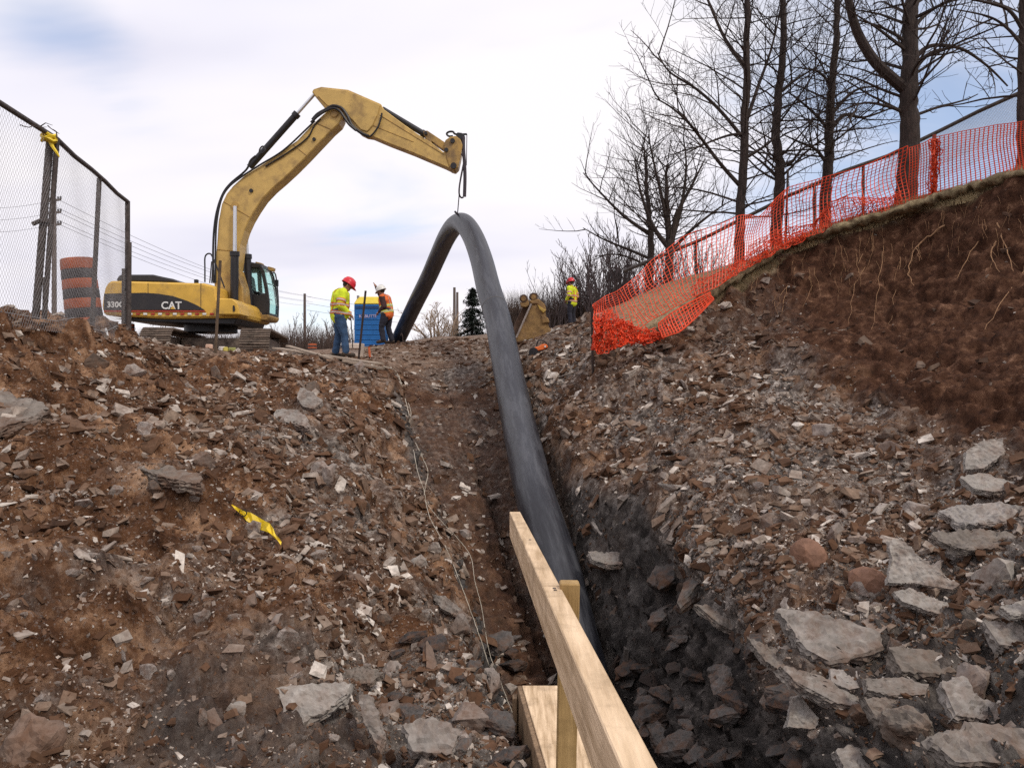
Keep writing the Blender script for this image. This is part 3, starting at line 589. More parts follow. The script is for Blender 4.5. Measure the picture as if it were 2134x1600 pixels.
# broken shale blocks sticking out of the dark right wall and the left trench lip
M_dark_shale = stone_material('dark_shale', [(0, (.05, .045, .044)), (1, (.15, .135, .125))], False)
protod = [rock_mesh('shale_block', 200 + i, (1, .5 + .3 * rnd.random(), .2 + .22 * rnd.random()), 16, 3, .035, .3, 4) for i in range(8)]
for me_ in protod: me_.materials.append(M_dark_shale)
for k in range(64):
    for _ in range(80):
        px, py = (rnd.uniform(1235, 1720), rnd.uniform(1200, 1600)) if k < 46 else (rnd.uniform(820, 1075), rnd.uniform(1320, 1600))
        p, n = hit(px, py); i = int(np.argmin((gx - p.x) ** 2 + (gy - p.y) ** 2))
        if k >= 46 or (wallm[i] > .3 and right[i] and px - 1300 > (1420 - py) * .25): break
    o = bpy.data.objects.new('shale_block', protod[k % 8]); COL.objects.link(o); s = rnd.uniform(34, 105) / FOC * p.y
    o.scale = (s, s, s * rnd.uniform(.8, 1.4)); up = Vector((rnd.gauss(-.25, .12), rnd.gauss(-.15, .1), 1)).normalized()
    o.rotation_euler = (up.to_track_quat('Z', 'Y').to_matrix() @ Matrix.Rotation(rnd.random() * 6.28, 3, 'Z')).to_euler(); o.location = p - n * s * .12
    tag(o, 'dark layered block of shale in the right wall of the trench' if k < 46 else 'grey layered block of shale at the near lip of the left bank', 'rock', 'shale blocks in the right trench wall' if k < 46 else 'shale blocks of the left trench lip')
# ragged turf edge hanging over the cut face
tp_ = smooth_path([P(1440,622,15.1), P(1490,597,15.4), P(1560,553,15.7), P(1640,509,15.9), P(1750,471,15.4), P(1888,429,14.9), P(2000,394,14.4), P(2134,356,13.4), P(2260,322,12.3)], 34)
vs = []; npf = 9; o_ = Vector((31, 7, 2))
for i, q in enumerate(tp_):
    t = (tp_[min(i + 1, len(tp_) - 1)] - tp_[max(i - 1, 0)]).normalized(); back = Vector((0, 0, 1)).cross(t).normalized()
    if back.y < 0: back = -back
    rag = .10 * mnoise.noise(Vector((i * .13, 0, 0)) + o_) + .06 * mnoise.noise(Vector((i * .55, 3, 0))); th_ = .13 + .10 * mnoise.noise(Vector((i * .2, 9, 1)))
    for j, (b_, z_) in enumerate(((.55, .0), (.25, .03), (.05, .045), (-.10, .02), (-.17, -.04), (-.15, -.10), (-.08, -.13), (.06, -.17), (.3, -.2))):
        b2 = b_ - (rag + .06 if j >= 2 and j <= 6 else 0); z2 = z_ * (th_ / .13 if z_ < 0 else 1)
        v = q + back * b2 + Vector((0, 0, z2 + .0)); v += Vector((mnoise.noise(v * 6), mnoise.noise(v * 6 + o_), mnoise.noise(v * 7) * .8)) * .035; vs.append(tuple(v))
fs = [(i * npf + j, i * npf + j + 1, (i + 1) * npf + j + 1, (i + 1) * npf + j) for i in range(len(tp_) - 1) for j in range(npf - 1)]
me = bpy.data.meshes.new('turf_edge'); me.from_pydata(vs, [], fs)
M_turf = mat('turf', (.22, .165, .085), .95, col2=(.40, .32, .19), var=.5, scale=9, bump=.8, bscale=30, dirt=(.07, .04, .02), dscale=7, damt=.5)
o = link('turf_edge', me, M_turf, smooth=True); tag(o, 'ragged edge of dry turf overhanging the cut soil face', None, None, 'structure')

# ------------------------------------------------------------------ roots hanging from the cut soil
M_root = mat('root_bark', (.30, .17, .09), .85, var=.4, scale=30)
def root(pts, r0, label, seed):
    rr = random.Random(seed); path = []
    for (x, y) in pts:
        p, n = hit(x, y); path.append(p + Vector((-.02, -.07, .02)))
    path = smooth_path(path, 5); m = MB()
    path = [q + Vector((rr.gauss(0, .016), rr.gauss(0, .01), rr.gauss(0, .012))) for q in path]; r0 *= .72
    m.tube(path, [r0 * (1 - .75 * i / len(path)) for i in range(len(path))], 6)
    for k in (.45, .7):
        i = int(len(path) * k); q = path[i]; e = q + Vector((rr.uniform(-.12, .12), -.05, -rr.uniform(.15, .3)))
        m.tube(smooth_path([q, (q + e) / 2 + Vector((rr.gauss(0, .03), 0, 0)), e], 3), [r0 * .4 * (1 - .12 * j) for j in range(7)], 5)
    o = m.build('exposed_root', M_root, smooth=True); recenter(o); tag(o, label, 'root', 'roots hanging out of the cut right bank')
root([(1965,474),(1930,500),(1900,530),(1893,575),(1903,598)], .022, 'forked pale root hanging from the middle of the dark soil face', 1)
root([(1922,502),(1912,520),(1915,542)], .02, 'short curled root beside the forked pale root', 2)
root([(2055,472),(2030,515),(1992,582)], .015, 'long straight root slanting down the dark soil face', 3)
root([(2075,468),(2092,520),(2110,572)], .018, 'root slanting the other way near the frame edge', 4)
root([(2075,508),(2064,530),(2076,570)], .016, 'short pale root between the two long slanting ones', 5)
root([(1795,532),(1780,600),(1768,680)], .008, 'thin brown root thread on the soil slope nearest the netting', 6)
root([(1838,528),(1830,600),(1815,690)], .008, 'thin root thread next to the one nearest the netting', 7)
root([(1875,540),(1865,610),(1852,680)], .007, 'thin root thread below the big netted tree', 8)
m = MB(); rr = random.Random(8)      # hair-fine rootlets over the whole cut face
for k in range(75):
    x_ = rr.uniform(1560, 2134); yc = np.interp(x_, [1490, 1640, 1750, 1888, 2000, 2134], [600, 512, 475, 435, 400, 362]); y_ = yc + rr.uniform(12, 105)
    pts_ = []; dx_ = rr.uniform(-.5, .35); ln_ = rr.uniform(12, 60)
    for j in range(5):
        p, n = hit(x_ + dx_ * ln_ * j / 4 + rr.gauss(0, 2), y_ + ln_ * j / 4); pts_.append(p + Vector((0, -.03, .01)))
    if max(q.y for q in pts_) - min(q.y for q in pts_) > 1.2: continue
    m.tube(pts_, [.0045, .004, .003, .0025, .0015], 3, cap=False)
o = m.build('rootlets', M_root); tag(o, 'hair-fine roots hanging all over the cut soil face of the right bank', None, None, 'stuff')
root([(2134,560),(2095,620),(2050,690)], .012, 'brown root trailing down from the frame edge', 9)

# ------------------------------------------------------------------ the pipe
def pipe_material():
    m = mat('black_plastic_pipe', (.060, .063, .074), .38, var=.18, scale=1.5, bump=.03, bscale=90, spec=.4, dirt=(.13, .13, .145), dscale=3, damt=.35)
    nt = m.node_tree; b = nt.nodes['Principled BSDF']; at = N(nt, 'ShaderNodeAttribute'); at.attribute_name = 'along'
    mp = N(nt, 'ShaderNodeMapping'); mp.inputs['Scale'].default_value = (1.3, 1.3, .55); L(nt, at.outputs['Vector'], mp.inputs[0])
    n = N(nt, 'ShaderNodeTexNoise'); n.inputs['Scale'].default_value = 1.6; n.inputs['Detail'].default_value = 7; n.inputs['Roughness'].default_value = .68; L(nt, mp.outputs[0], n.inputs['Vector'])
    cr = N(nt, 'ShaderNodeValToRGB'); L(nt, n.outputs['Fac'], cr.inputs[0]); cr.color_ramp.elements[0].position = .40; cr.color_ramp.elements[0].color = (.020, .020, .026, 1); cr.color_ramp.elements[1].position = .60; cr.color_ramp.elements[1].color = (.062, .064, .074, 1)
    e = cr.color_ramp.elements.new(.48); e.color = (.028, .029, .036, 1); L(nt, cr.outputs[0], b.inputs['Base Color'])
    r_ = N(nt, 'ShaderNodeMapRange'); L(nt, n.outputs['Fac'], r_.inputs[0]); r_.inputs['To Min'].default_value = .25; r_.inputs['To Max'].default_value = .62; L(nt, r_.outputs[0], b.inputs['Roughness'])
    return m
PD = [(1276,1680,8.1),(1252,1560,8.7),(1226,1450,9.35),(1197,1330,10.05),(1164,1190,10.9),(1118,1044,12.0),(1094,940,13.4),(1074,850,15.0),(1050,728,17.2),(1036,660,18.6),(1018,600,20.0),(1003,540,21.6),(985,492,23.0),(966,466,24.2),(948,470,25.4),(931,494,26.8),(912,535,28.4),(893,578,29.8),(868,628,31.3),(845,676,32.8),(828,712,34.0),(812,745,35.2)]
path = smooth_path([P(*q) for q in PD], 7)
pipe_e = thing('black_pipe', P(1118, 1100, 12.0), 'long black plastic pipe arching up from the trench and hung from the excavator arm', 'pipe')
pw = MB().tube(path, .30, 40, cap=False).build('pipe_wall', pipe_material(), pipe_e, smooth=True)
al = [0.0]
for i in range(1, len(path)): al.append(al[-1] + (path[i] - path[i - 1]).length)
at_ = pw.data.attributes.new('along', 'FLOAT_VECTOR', 'POINT')
if len(pw.data.vertices) == len(path) * 40: at_.data.foreach_set('vector', [c for i in range(len(path)) for k in range(40) for c in (math.cos(k * .15708), math.sin(k * .15708), al[i])])
seam = MB()
i_s = min(range(len(path)), key=lambda i: abs(path[i].y - 19.0))
t_ = (path[i_s + 1] - path[i_s]).normalized()
seam.tube([path[i_s] - t_ * .03, path[i_s] - t_ * .012, path[i_s] + t_ * .012, path[i_s] + t_ * .03], [.3005, .307, .307, .3005], 40)
seam.build('weld_bead', mat('pipe_bead', (.06, .055, .055), .5), pipe_e, smooth=True)

# ------------------------------------------------------------------ timber rail and platform in the foreground
def wood(name, col, col2, ax):
    return mat(name, col, .75, col2=col2, scale=3.2, bump=.25, bscale=14, aniso=ax, detail=8, dirt=tuple(c * .45 for c in col), dscale=7, damt=.38)
M_wood = wood('sawn_pine', (.60, .41, .23), (.84, .63, .42), (14, 1.0, 14))
M_woodz = wood('sawn_pine_upright', (.38, .23, .08), (.50, .33, .14), (14, 14, 1.0))
M_woodd = wood('weathered_pine', (.20, .125, .07), (.33, .22, .13), (14, 14, 1))
rail_e = thing('guard_rail', (0.113, 1.7, -1.2), 'pale timber guard rail on a short post running past the camera', 'guard rail')
A = P(1073, 1066, 2.92) + Vector((0, 0, -.0445)); B = P(1337, 1606, .83) + Vector((0, 0, -.0445)); B2 = B + (B - A) * .2
m = MB().beam(A, B2, .038, .089); m.build('handrail', M_wood, rail_e, bevel=.002)
tp = P(1187, 1212, 1.68); m = MB(); m.beam(tp + Vector((-.028, .01, -1.5)), tp, .040, .036, up=(0, 1, 0)); m.build('post', M_woodz, rail_e, bevel=.0025)
m = MB(); q = A.lerp(B, .585); m.box(q + Vector((0, 0, .0447)), (.037, .0016, .0006)); m.build('saw_mark', M_woodd, rail_e)
m = MB()
for t in (.30, .597, .605): q = A.lerp(B, t) + Vector((.004, 0, .0448)); m.tube([q, q + Vector((0, 0, .0012))], .0035, 8)
m.build('nail', mat('nail_steel', (.12, .1, .09), .5, .8), rail_e)
pl_e = thing('timber_platform', (.3, 4.3, -3.0), 'timber work platform of boards let into the trench below the rail', 'platform')
c0 = P(1088, 1426, 5.08); c1 = P(1140, 1600, 3.98)
lx = lambda y: c0.x + (c1.x - c0.x) * (5.08 - y) / 1.1
zt = -1.875
m = MB(); m.add([(lx(5.08), 5.08, zt), (lx(5.08) + .30, 5.08, zt), (lx(3.0) + .26, 3.0, zt), (lx(3.0), 3.0, zt), (lx(5.08), 5.08, zt - .03), (lx(5.08) + .30, 5.08, zt - .03), (lx(3.0) + .26, 3.0, zt - .03), (lx(3.0), 3.0, zt - .03)],
            [(0, 3, 2, 1), (4, 5, 6, 7), (0, 1, 5, 4), (1, 2, 6, 5), (2, 3, 7, 6), (3, 0, 4, 7)]); m.build('deck_board', M_wood, pl_e, bevel=.003)
m = MB(); m.beam((lx(5.08) - .016, 5.1, zt - .50), (lx(3.0) - .016, 3.0, zt - .50), .028, .98); m.build('side_board', M_woodd, pl_e, bevel=.003)
m = MB(); m.beam((lx(5.08) - .045, 5.06, zt - 1.5), (lx(5.08) - .045, 5.06, zt - .06), .03, .07, up=(0, 1, 0)); m.build('corner_batten', M_woodd, pl_e, bevel=.003)
q0 = P(1229, 1528, 4.42); m = MB(); m.beam(q0 + Vector((0, 0, -.045)), q0 + Vector((.06, -1.3, -.045)), .095, .09); m.build('stringer', M_woodz, pl_e, bevel=.003)
q1 = q0 + Vector((-.004, .02, 0)); m = MB(); m.beam(q1 + Vector((0, .0, -.005)), q1 + Vector((0, -.11, -.005)), .10, .012); m.build('cleat', M_wood, pl_e, bevel=.001)
m = MB(); m.box((lx(4.5) + .13, 4.95, zt - 1.4), (.26, .04, 2.6)); m.build('end_board', M_woodd, pl_e, bevel=.003)

# ------------------------------------------------------------------ twine, tape
M_twine = mat('white_twine', (.50, .45, .37), .8, var=.15)
def twine(pts, label, off=.03, r_=.0055):
    path = []; fine = smooth_path([Vector((x, y, 0)) for x, y in pts], 4)
    for q in fine:
        p, n = hit(q.x, q.y); path.append(p + Vector((0, -.6, .5)).normalized() * (off + .02))
    dl = [q.length for q in path]
    for i in range(len(path)):      # it hangs taut across the hollows
        k = min(dl[max(0, i - 2):i + 3]); path[i] = path[i] * (k / dl[i])
    path = smooth_path(path, 3); path = [q + Vector((rnd.gauss(0, .0015), rnd.gauss(0, .0015), rnd.gauss(0, .0015))) for q in path]
    o = MB().tube(path, r_ * .62, 6).build('twine', M_twine, smooth=True); recenter(o); tag(o, label, 'twine', 'white twines trailing down the left side of the trench')
twine([(866,925),(880,955),(892,985),(888,1012),(884,1035)], 'short bowed length of white twine above the knot of rock', r_=.009)
twine([(862,940),(872,990),(884,1025),(890,1060),(900,1090),(925,1135),(945,1180),(975,1260),(1000,1330),(1022,1398)], 'straight white twine lying along the lip of the left bank', r_=.008)
twine([(885,1045),(905,1072),(930,1100),(960,1132),(982,1165),(990,1215),(1002,1260),(1012,1320),(1022,1370),(1038,1410),(1055,1455),(1070,1492)], 'long wavy white twine running down to the timber platform', r_=.007)
twine([(845,835),(850,855),(856,880)], 'loop of twine high on the grey trench wall', .05, .012)
twine([(852,845),(857,865),(853,885)], 'second strand of the twine loop high on the trench wall', .05, .010)
twine([(800,768),(822,775),(832,790),(838,808)], 'pale cord curling from the end of the light boards', .05, .014)
M_yel = mat('yellow_plastic', (.78, .56, .02), .45, var=.12, spec=.5)
M_blk = mat('black_ink', (.015, .014, .012), .6, var=.1, bump=0)
tape_e = thing('caution_tape', hit(540, 1100)[0], 'crumpled strip of yellow caution tape on the left bank', 'tape')
cen = [(487,1061,1.5),(495,1069,4),(504,1074,6),(512,1080,9),(521,1087,15),(534,1094,16),(548,1102,17),(560,1109,15),(569,1116,10),(575,1124,6),(583,1133,3.5),(590,1141,1)]
row = []
for i, (x, y, wd) in enumerate(cen):
    p, n = hit(x, y); sc = p.y / FOC; up = Vector((.45, .25, .85)).normalized(); o_ = Vector((0, -.05, .05 + .006 * math.sin(i * 1.9)))
    row.append((p + o_ + up * wd * sc * .6, p + o_ + Vector((0, .012 - .03 * (i % 2), -.01 * (i % 3))), p + o_ - up * wd * sc * .6))
vs = [v for r3 in row for v in r3]; fs = []
for i in range(len(row) - 1):
    for k in (0, 1): a = i * 3 + k; fs.append((a, a + 1, a + 4, a + 3))
me = bpy.data.meshes.new('tape'); me.from_pydata([tuple(v) for v in vs], [], fs); o = link('tape_strip', me, M_yel, tape_e, smooth=False)
so = o.modifiers.new('s', 'SOLIDIFY'); so.thickness = .002
g = MB(); c_ = (row[3][1] + row[3][0]) * .5 + Vector((0, -.014, .004))
arc = [c_ + Vector((.028 * math.cos(t), -.004, .028 * math.sin(t))) for t in np.linspace(-2.2, 2.0, 12)]; g.tube(arc, .005, 5)
c2_ = row[2][1] + Vector((0, -.014, .004)); g.tube([c2_ + Vector((-.015, 0, -.02)), c2_ + Vector((.0, 0, .02))], .004, 5); g.tube([c2_ + Vector((-.035, 0, -.012)), c2_ + Vector((-.022, 0, .018))], .004, 5)
g.build('lettering', M_blk, tape_e)

# small litter: white scraps
M_white = mat('white_plastic', (.75, .75, .76), .5, var=.05)
for (x, y, s_, lab) in ((980,833,7,'small white scrap lying on the trench floor'),(975,1480,20,'torn white scrap beside the timber platform'),(820,1432,24,'white scrap caught among the stones of the left bank'),(1435,1395,8,'tiny white scrap stuck to the dark right trench wall')):
    p, n = hit(x, y); s = s_ / FOC * p.y; m = MB(); pts = [p + n * .03 + Vector((rnd.uniform(-1, 1) * s * .5, rnd.uniform(-.3, .3) * s, rnd.uniform(-.4, .4) * s)) for _ in range(7)]
    me = bpy.data.meshes.new('scrap'); bm = bmesh.new(); [bm.verts.new(q) for q in pts]; bmesh.ops.convex_hull(bm, input=bm.verts); bm.to_mesh(me); bm.free()
    o = link('plastic_scrap', me, M_white); recenter(o); tag(o, lab, 'litter')
# ------------------------------------------------------------------ excavator
def paint(name, col, dirt, damt=.45, rough=.45):
    return mat(name, col, rough, var=.10, scale=3, bump=.06, bscale=40, spec=.4, dirt=dirt, dscale=2.2, damt=damt)
M_cy = paint('yellow_paint', (.66, .40, .065), (.30, .19, .07), .42); M_boom = paint('faded_yellow_paint', (.57, .38, .12), (.27, .17, .07), .5)
M_cyd = paint('soiled_yellow_paint', (.44, .27, .075), (.16, .10, .05), .6)
M_cb = paint('black_panel', (.022, .020, .022), (.06, .05, .045), .3)
M_dark = paint('dark_steel', (.016, .015, .018), (.05, .04, .035), .3)
M_mud = mat('muddy_steel', (.13, .10, .08), .85, var=.5, scale=9, bump=.5, dirt=(.24, .18, .14), dscale=6, damt=.5)
M_chrome = mat('chrome_rod', (.62, .63, .66), .28, .7, var=.05, bump=0)
M_whitep = mat('white_letters', (.72, .72, .70), .6, var=.08, bump=0)
M_redp = mat('red_stripe', (.38, .03, .02), .5, var=.15, bump=0)
M_orp = mat('amber_paint', (.70, .28, .02), .5, var=.1, bump=0)
def glass(name, col, tr=.85):
    m = bpy.data.materials.new(name); m.use_nodes = True; b = m.node_tree.nodes['Principled BSDF']
    b.inputs['Base Color'].default_value = (*col, 1); b.inputs['Transmission Weight'].default_value = tr; b.inputs['Roughness'].default_value = .03; b.inputs['IOR'].default_value = 1.1; return m
M_glass = glass('tinted_glass', (.72, .92, .88), .95)
ex = thing('excavator', (-8.6, 24.2, .47), 'yellow tracked excavator holding up the black pipe with its arm', 'excavator')
def pr(name, pts, d, t, material, bevel=.02, extra=0, parent=None):
    """an outline seen on the near face at depth d, t metres thick"""
    m = MB().prism(pxpoly(pts, d), d, d + t); return m.build(name, material, parent or ex, bevel=bevel)
# boom and stick
boom = [(452,655),(446,588),(448,548),(452,509),(455,462),(462,425),(472,404),(485,388),(509,366),(556,337),(619,293),(648,262),(672,240),(684,229),(697,225),(709,231),(713,244),(706,258),(690,272),(675,288),(637,328),(612,353),(587,376),(566,394),(547,414),(532,436),(519,458),(509,480),(500,509),(494,556),(488,600),(480,655)]
ob = pr('boom', boom, 23.9, .58, M_boom, .025)
pr('foot_bracket', [(478,655),(480,598),(493,560),(505,600),(510,655)], 23.86, .66, M_cyd, .02)
for (x, y, r_) in ((697, 238, .10), (490, 428, .10), (524, 398, .055), (655, 291, .05)):
    c = P(x, y, 23.9); MB().tube([c + Vector((0, -.05, 0)), c + Vector((0, .63, 0))], r_, 16).build('pivot_pin', M_cyd if r_ > .06 else M_dark, ex, smooth=True)
stick = [(650,192),(653,186),(669,181),(725,187),(794,217),(800,228),(840,258),(870,279),(900,298),(925,318),(934,300),(944,304),(950,330),(953,348),(947,356),(938,352),(928,347),(862,319),(810,299),(775,284),(762,282),(750,276),(731,257),(712,240),(702,232),(694,226),(684,224),(678,226),(668,214),(659,203)]
pr('stick', stick, 23.98, .42, M_boom, .02)
# side plate of the stick (raised)
pr('stick_plate', [(670,184),(725,190),(792,219),(786,240),(776,262),(765,274),(752,270),(736,252),(716,232),(700,224),(682,220),(662,200)], 23.93, .52, M_boom, .012)
# hydraulic rams
def ram(a, b, d, rb, rr_, split, name='hydraulic_ram', dp=0, flip=False):
    A = P(*a, d); B = P(*b, d); C = A.lerp(B, split)
    o = MB().tube([A, C], rb, 14).build(name, M_dark, ex, smooth=True)
    MB().tube([C - (B - A).normalized() * .10, C + (B - A).normalized() * .03], rb * 1.22, 14).build('gland', M_dark, o, smooth=True)
    MB().tube([C, B], rr_, 12).build('rod', M_chrome, o, smooth=True)
    return o
ram((488,650), (490,430), 23.72, .115, .055, .56)
ram((520,650), (511,440), 24.68, .115, .055, .56)
ram((520,349), (655,197), 24.2, .10, .05, .73)
ram((797,228), (893,285), 24.2, .085, .045, .92)
for s in (0, .30):      # cylinder collars
    pass
def seam(pts, d, r_=.012): MB().tube([P(x, y, d) for x, y in pts], r_, 6).build('weld_seam', M_cyd, ex, smooth=True)
seam([(658,256),(690,270)], 23.895); seam([(612,302),(640,325)], 23.895); seam([(466,420),(520,452)], 23.895); seam([(452,520),(498,524)], 23.895)
seam([(792,240),(925,322)], 23.975); seam([(778,262),(862,296)], 23.975, .009)
for (x, y, r_) in ((943,293,.07),(930,312,.06),(945,345,.09),(887,277,.05)):
    c = P(x, y, 23.9); MB().tube([c, c + Vector((0, .6, 0))], r_, 14).build('pivot_pin', M_dark, ex, smooth=True)
# bucket linkage and pin bracket
pr('linkage_bar', [(882,274),(890,272),(932,300),(936,310),(926,313),(884,284)], 24.05, .28, M_cyd, .01)
pr('linkage_arm', [(884,276),(893,280),(902,303),(912,318),(904,322),(894,308)], 24.0, .38, M_cyd, .01)
pr('bucket_coupler', [(925,302),(928,292),(938,285),(950,283),(960,291),(964,303),(960,325),(955,348),(948,355),(938,352),(930,330)], 23.95, .48, M_cyd, .02)
pr('lifting_hook', [(953,276),(962,277),(968,281),(968,289),(962,292),(957,289),(950,284)], 24.05, .28, M_dark, .01)
m = MB(); m.tube(smooth_path([P(944,284,24.1), P(935,284,24.1), P(931,279,24.1), P(936,275,24.1), P(944,275,24.1), P(950,280,24.1), P(973,280,24.1)], 5), .03, 8); m.build('hook_ring', M_dark, ex, smooth=True)
# hoses along the boom and round the joint
def hose(pts, d, r_, name='hose'): return MB().tube(smooth_path([P(x, y, d) for x, y in pts], 6), r_, 8).build(name, M_dark, ex, smooth=True)
hose([(445,590),(444,530),(446,480),(452,440),(464,405),(480,383),(505,362),(516,350),(522,335),(533,325)], 23.85, .032)
hose([(449,590),(449,530),(451,470),(460,420),(475,392),(500,371),(540,345),(590,314),(640,268),(656,252)], 23.84, .028)
hose([(651,250),(662,238),(680,228),(694,221),(712,226),(724,242),(734,262),(752,277),(768,284)], 23.8, .045)
hose([(648,256),(660,244),(676,233),(694,226),(708,232),(718,246),(728,260),(742,272)], 23.78, .038)
hose([(553,347),(600,318),(640,288),(655,262),(668,248)], 23.86, .022)
hose([(752,274),(768,286),(786,268),(793,250),(796,236)], 23.9, .026)
hose([(535,330),(541,322),(549,318),(553,312),(548,305),(542,310),(540,318)], 23.9, .022)
# upper structure
Dn = 22.8
def hp(pts): return pxpoly(pts, Dn)
house = [(216,656),(214,646),(213,636),(216,612),(219,600),(226,586),(236,585),(424,590),(447,596),(452,622),(487,624),(497,634),(500,656),(495,662),(340,664)]
m = MB().prism(hp(house), Dn, Dn + 2.95); m.build('house', M_cy, ex, bevel=.06)
pr('counterweight', [(213,648),(212,636),(215,612),(218,600),(225,588),(238,586),(232,612),(231,648)], Dn - .02, 2.99, M_cy, .05)
pr('panel_stripe', [(216,646),(217,612),(300,610),(330,612),(360,617),(390,627),(410,636),(426,646)], Dn - .035, .03, M_cb, .004)
pr('red_line', [(216,649.5),(216,647),(426,647),(428,649.5)], Dn - .04, .03, M_redp, 0)
for k in range(14):
    x = 268 + k * 15.4; pr('reflector', [(x, 652), (x + 7.6, 652), (x + 7.6, 656), (x, 656)], Dn - .03, .02, M_whitep if k % 2 == 0 else M_redp, 0)
def on_side(cx, cy, sz, s, name, yy): 
    c = P(cx, cy, Dn); M = Matrix.Translation((c.x, yy, c.z)) @ Matrix.Rotation(math.radians(90), 4, 'X'); text_mesh(name, s, sz, M_whitep, ex, M, .003, .006)
on_side(358.5, 637.5, .29, 'CAT', 'lettering', Dn - .045)
c = P(361.5, 642.3, Dn); MB().prism([(c.x - .07, c.z - .03), (c.x + .07, c.z - .03), (c.x, c.z + .06)], Dn - .056, Dn - .05).build('emblem', M_cy, ex)
on_side(249, 635.5, .22, '330C L', 'lettering', Dn - .045)
pr('engine_hood', [(241,586),(244,578),(249,572),(318,572),(340,577),(360,581),(375,589)], Dn + .45, 2.0, M_cb, .04)
pr('exhaust', [(404,590),(404,582),(411,582),(411,590)], Dn + .5, .12, M_dark, .01)
for x in (308, 418): pr('panel_joint', [(x, 590), (x + 1, 590), (x + 1, 645), (x, 645)], Dn - .004, .02, M_dark, 0)
pr('storage_box', [(452,622),(484,622),(495,632),(499,656),(452,656)], Dn - .25, .9, M_cy, .03)
pr('box_latch', [(485,637),(488,636),(490,645),(488,650),(485,648)], Dn - .27, .02, M_dark, 0)
pr('under_frame', [(238,664),(495,660),(488,676),(420,674),(300,670)], Dn + .15, 2.6, M_dark, .02)
m = MB(); c = P(440, 676, 24.2); m.tube([Vector((c.x, 24.2, c.z - .25)), Vector((c.x, 24.2, c.z + .2))], .75, 28); m.build('slew_ring', M_dark, ex, smooth=True)
# guard rails
m = MB(); m.tube(smooth_path([P(427,588,Dn+.1), P(427,560,Dn+.1), P(427,538,Dn+.1), P(431,530,Dn+.1), P(438,529,Dn+.1), P(443,536,Dn+.1), P(455,565,Dn+.1), P(468,600,Dn+.1)], 5), .022, 8); m.build('grab_rail', M_dark, ex, smooth=True)
m = MB(); m.tube([P(441,590,Dn+.3), P(445,520,Dn+.3)], .018, 6); m.tube([P(437,590,Dn+.6), P(441,545,Dn+.6)], .018, 6); m.build('grab_rail', M_dark, ex, smooth=True)
# cab, on the far side of the boom
Y0, Y1 = 24.75, 25.8
def cp(pts): return pxpoly(pts, Y0)
def cabbar(a, b, wd, y): return (P(*a, Y0).x, P(*a, Y0).z), (P(*b, Y0).x, P(*b, Y0).z)
cabm = MB()
prof = [(494,552),(520,549),(541,553),(547,566),(554,600),(558,630),(557,655),(509,657),(494,640)]
seg = cp(prof)
for y in (Y0 + .04, Y1 - .04):
    for i in (0, 1, 2, 3, 4, 5, 6, 7, 8):
        a = seg[i]; b = seg[(i + 1) % len(seg)]
        cabm.beam((a[0], y, a[1]), (b[0], y, b[1]), .10, .085, up=(0, 1, 0))
for i in (0, 2, 6, 8): a = seg[i]; cabm.beam((a[0], Y0, a[1]), (a[0], Y1, a[1]), .10, .10)
a = cp([(518,549),(521,600),(524,655)])
for y in (Y0 + .03, Y1 - .03):
    for i in (0, 1): cabm.beam((a[i][0], y, a[i][1]), (a[i + 1][0], y, a[i + 1][1]), .12, .09, up=(0, 1, 0))
cab = cabm.build('cab', M_cb, ex, bevel=.01)
MB().prism(cp([(492,553),(520,546),(544,551),(545,558),(492,560)]), Y0 - .03, Y1 + .03).build('cab_roof', M_cb, cab, bevel=.02)
MB().prism(cp([(494,600),(524,604),(528,612),(540,616),(546,611),(555,612),(558,655),(494,655)]), Y0, Y0 + .05).build('cab_side_panel', M_cb, cab, bevel=.01)
MB().prism(cp([(520,632),(530,640),(546,653),(546,659),(520,659)]), Y0 - .03, Y0 + .02).build('yellow_panel', M_cyd, cab, bevel=.01)
MB().prism(cp([(506,656),(561,655),(561,662),(556,668),(512,668)]), Y0 - .02, Y1 + .02).build('cab_base', M_cyd, cab, bevel=.03)
MB().prism(cp([(498,558),(554,558),(554,610),(498,600)]), Y0 + .06, Y0 + .07).build('side_window', M_glass, cab)
MB().prism(cp([(498,558),(552,558),(556,652),(498,640)]), Y1 - .03, Y1 - .02).build('side_window', M_glass, cab)
fw = cp([(543,556),(549,570),(556,602),(560,632),(559,653)]); m = MB()
for i in range(4): m.beam((fw[i][0], (Y0 + Y1) / 2, fw[i][1]), (fw[i + 1][0], (Y0 + Y1) / 2, fw[i + 1][1]), Y1 - Y0 - .14, .012, up=(1, 0, .2))
m.build('windscreen', M_glass, cab)
m = MB()
for z_ in (590, 622): q = P(556, z_, Y0); m.tube([q + Vector((0, .08, 0)), q + Vector((.02, .42, 0))], .015, 6)
m.build('wiper', M_dark, cab)
MB().prism(cp([(508,610),(507,575),(511,570),(516,575),(520,604),(535,606),(536,622),(508,622)]), Y0 + .35, Y1 - .35).build('seat', M_cb, cab, bevel=.03)
for (x0, x1, yy, dd) in ((531,545,549,.02),(551,564,556,.3)):
    MB().prism(cp([(x0, yy + 1), (x0 + 1, yy - 4), (x1, yy - 1), (x1 - 2, yy + 6), (x0 + 4, yy + 5)]), Y0 + dd, Y0 + dd + .25).build('work_light', M_cyd, cab, bevel=.01)
m = MB(); yb = Y1 + .05; m.tube(smooth_path([P(566,569,yb), P(572,569,yb), P(575,576,yb), P(578,600,yb), P(580,630,yb), P(578,650,yb), P(574,656,yb), P(569,656,yb)], 5), .022, 8); m.box(P(576, 590, yb), (.12, .08, .2)); m.build('mirror_rail', M_dark, ex)
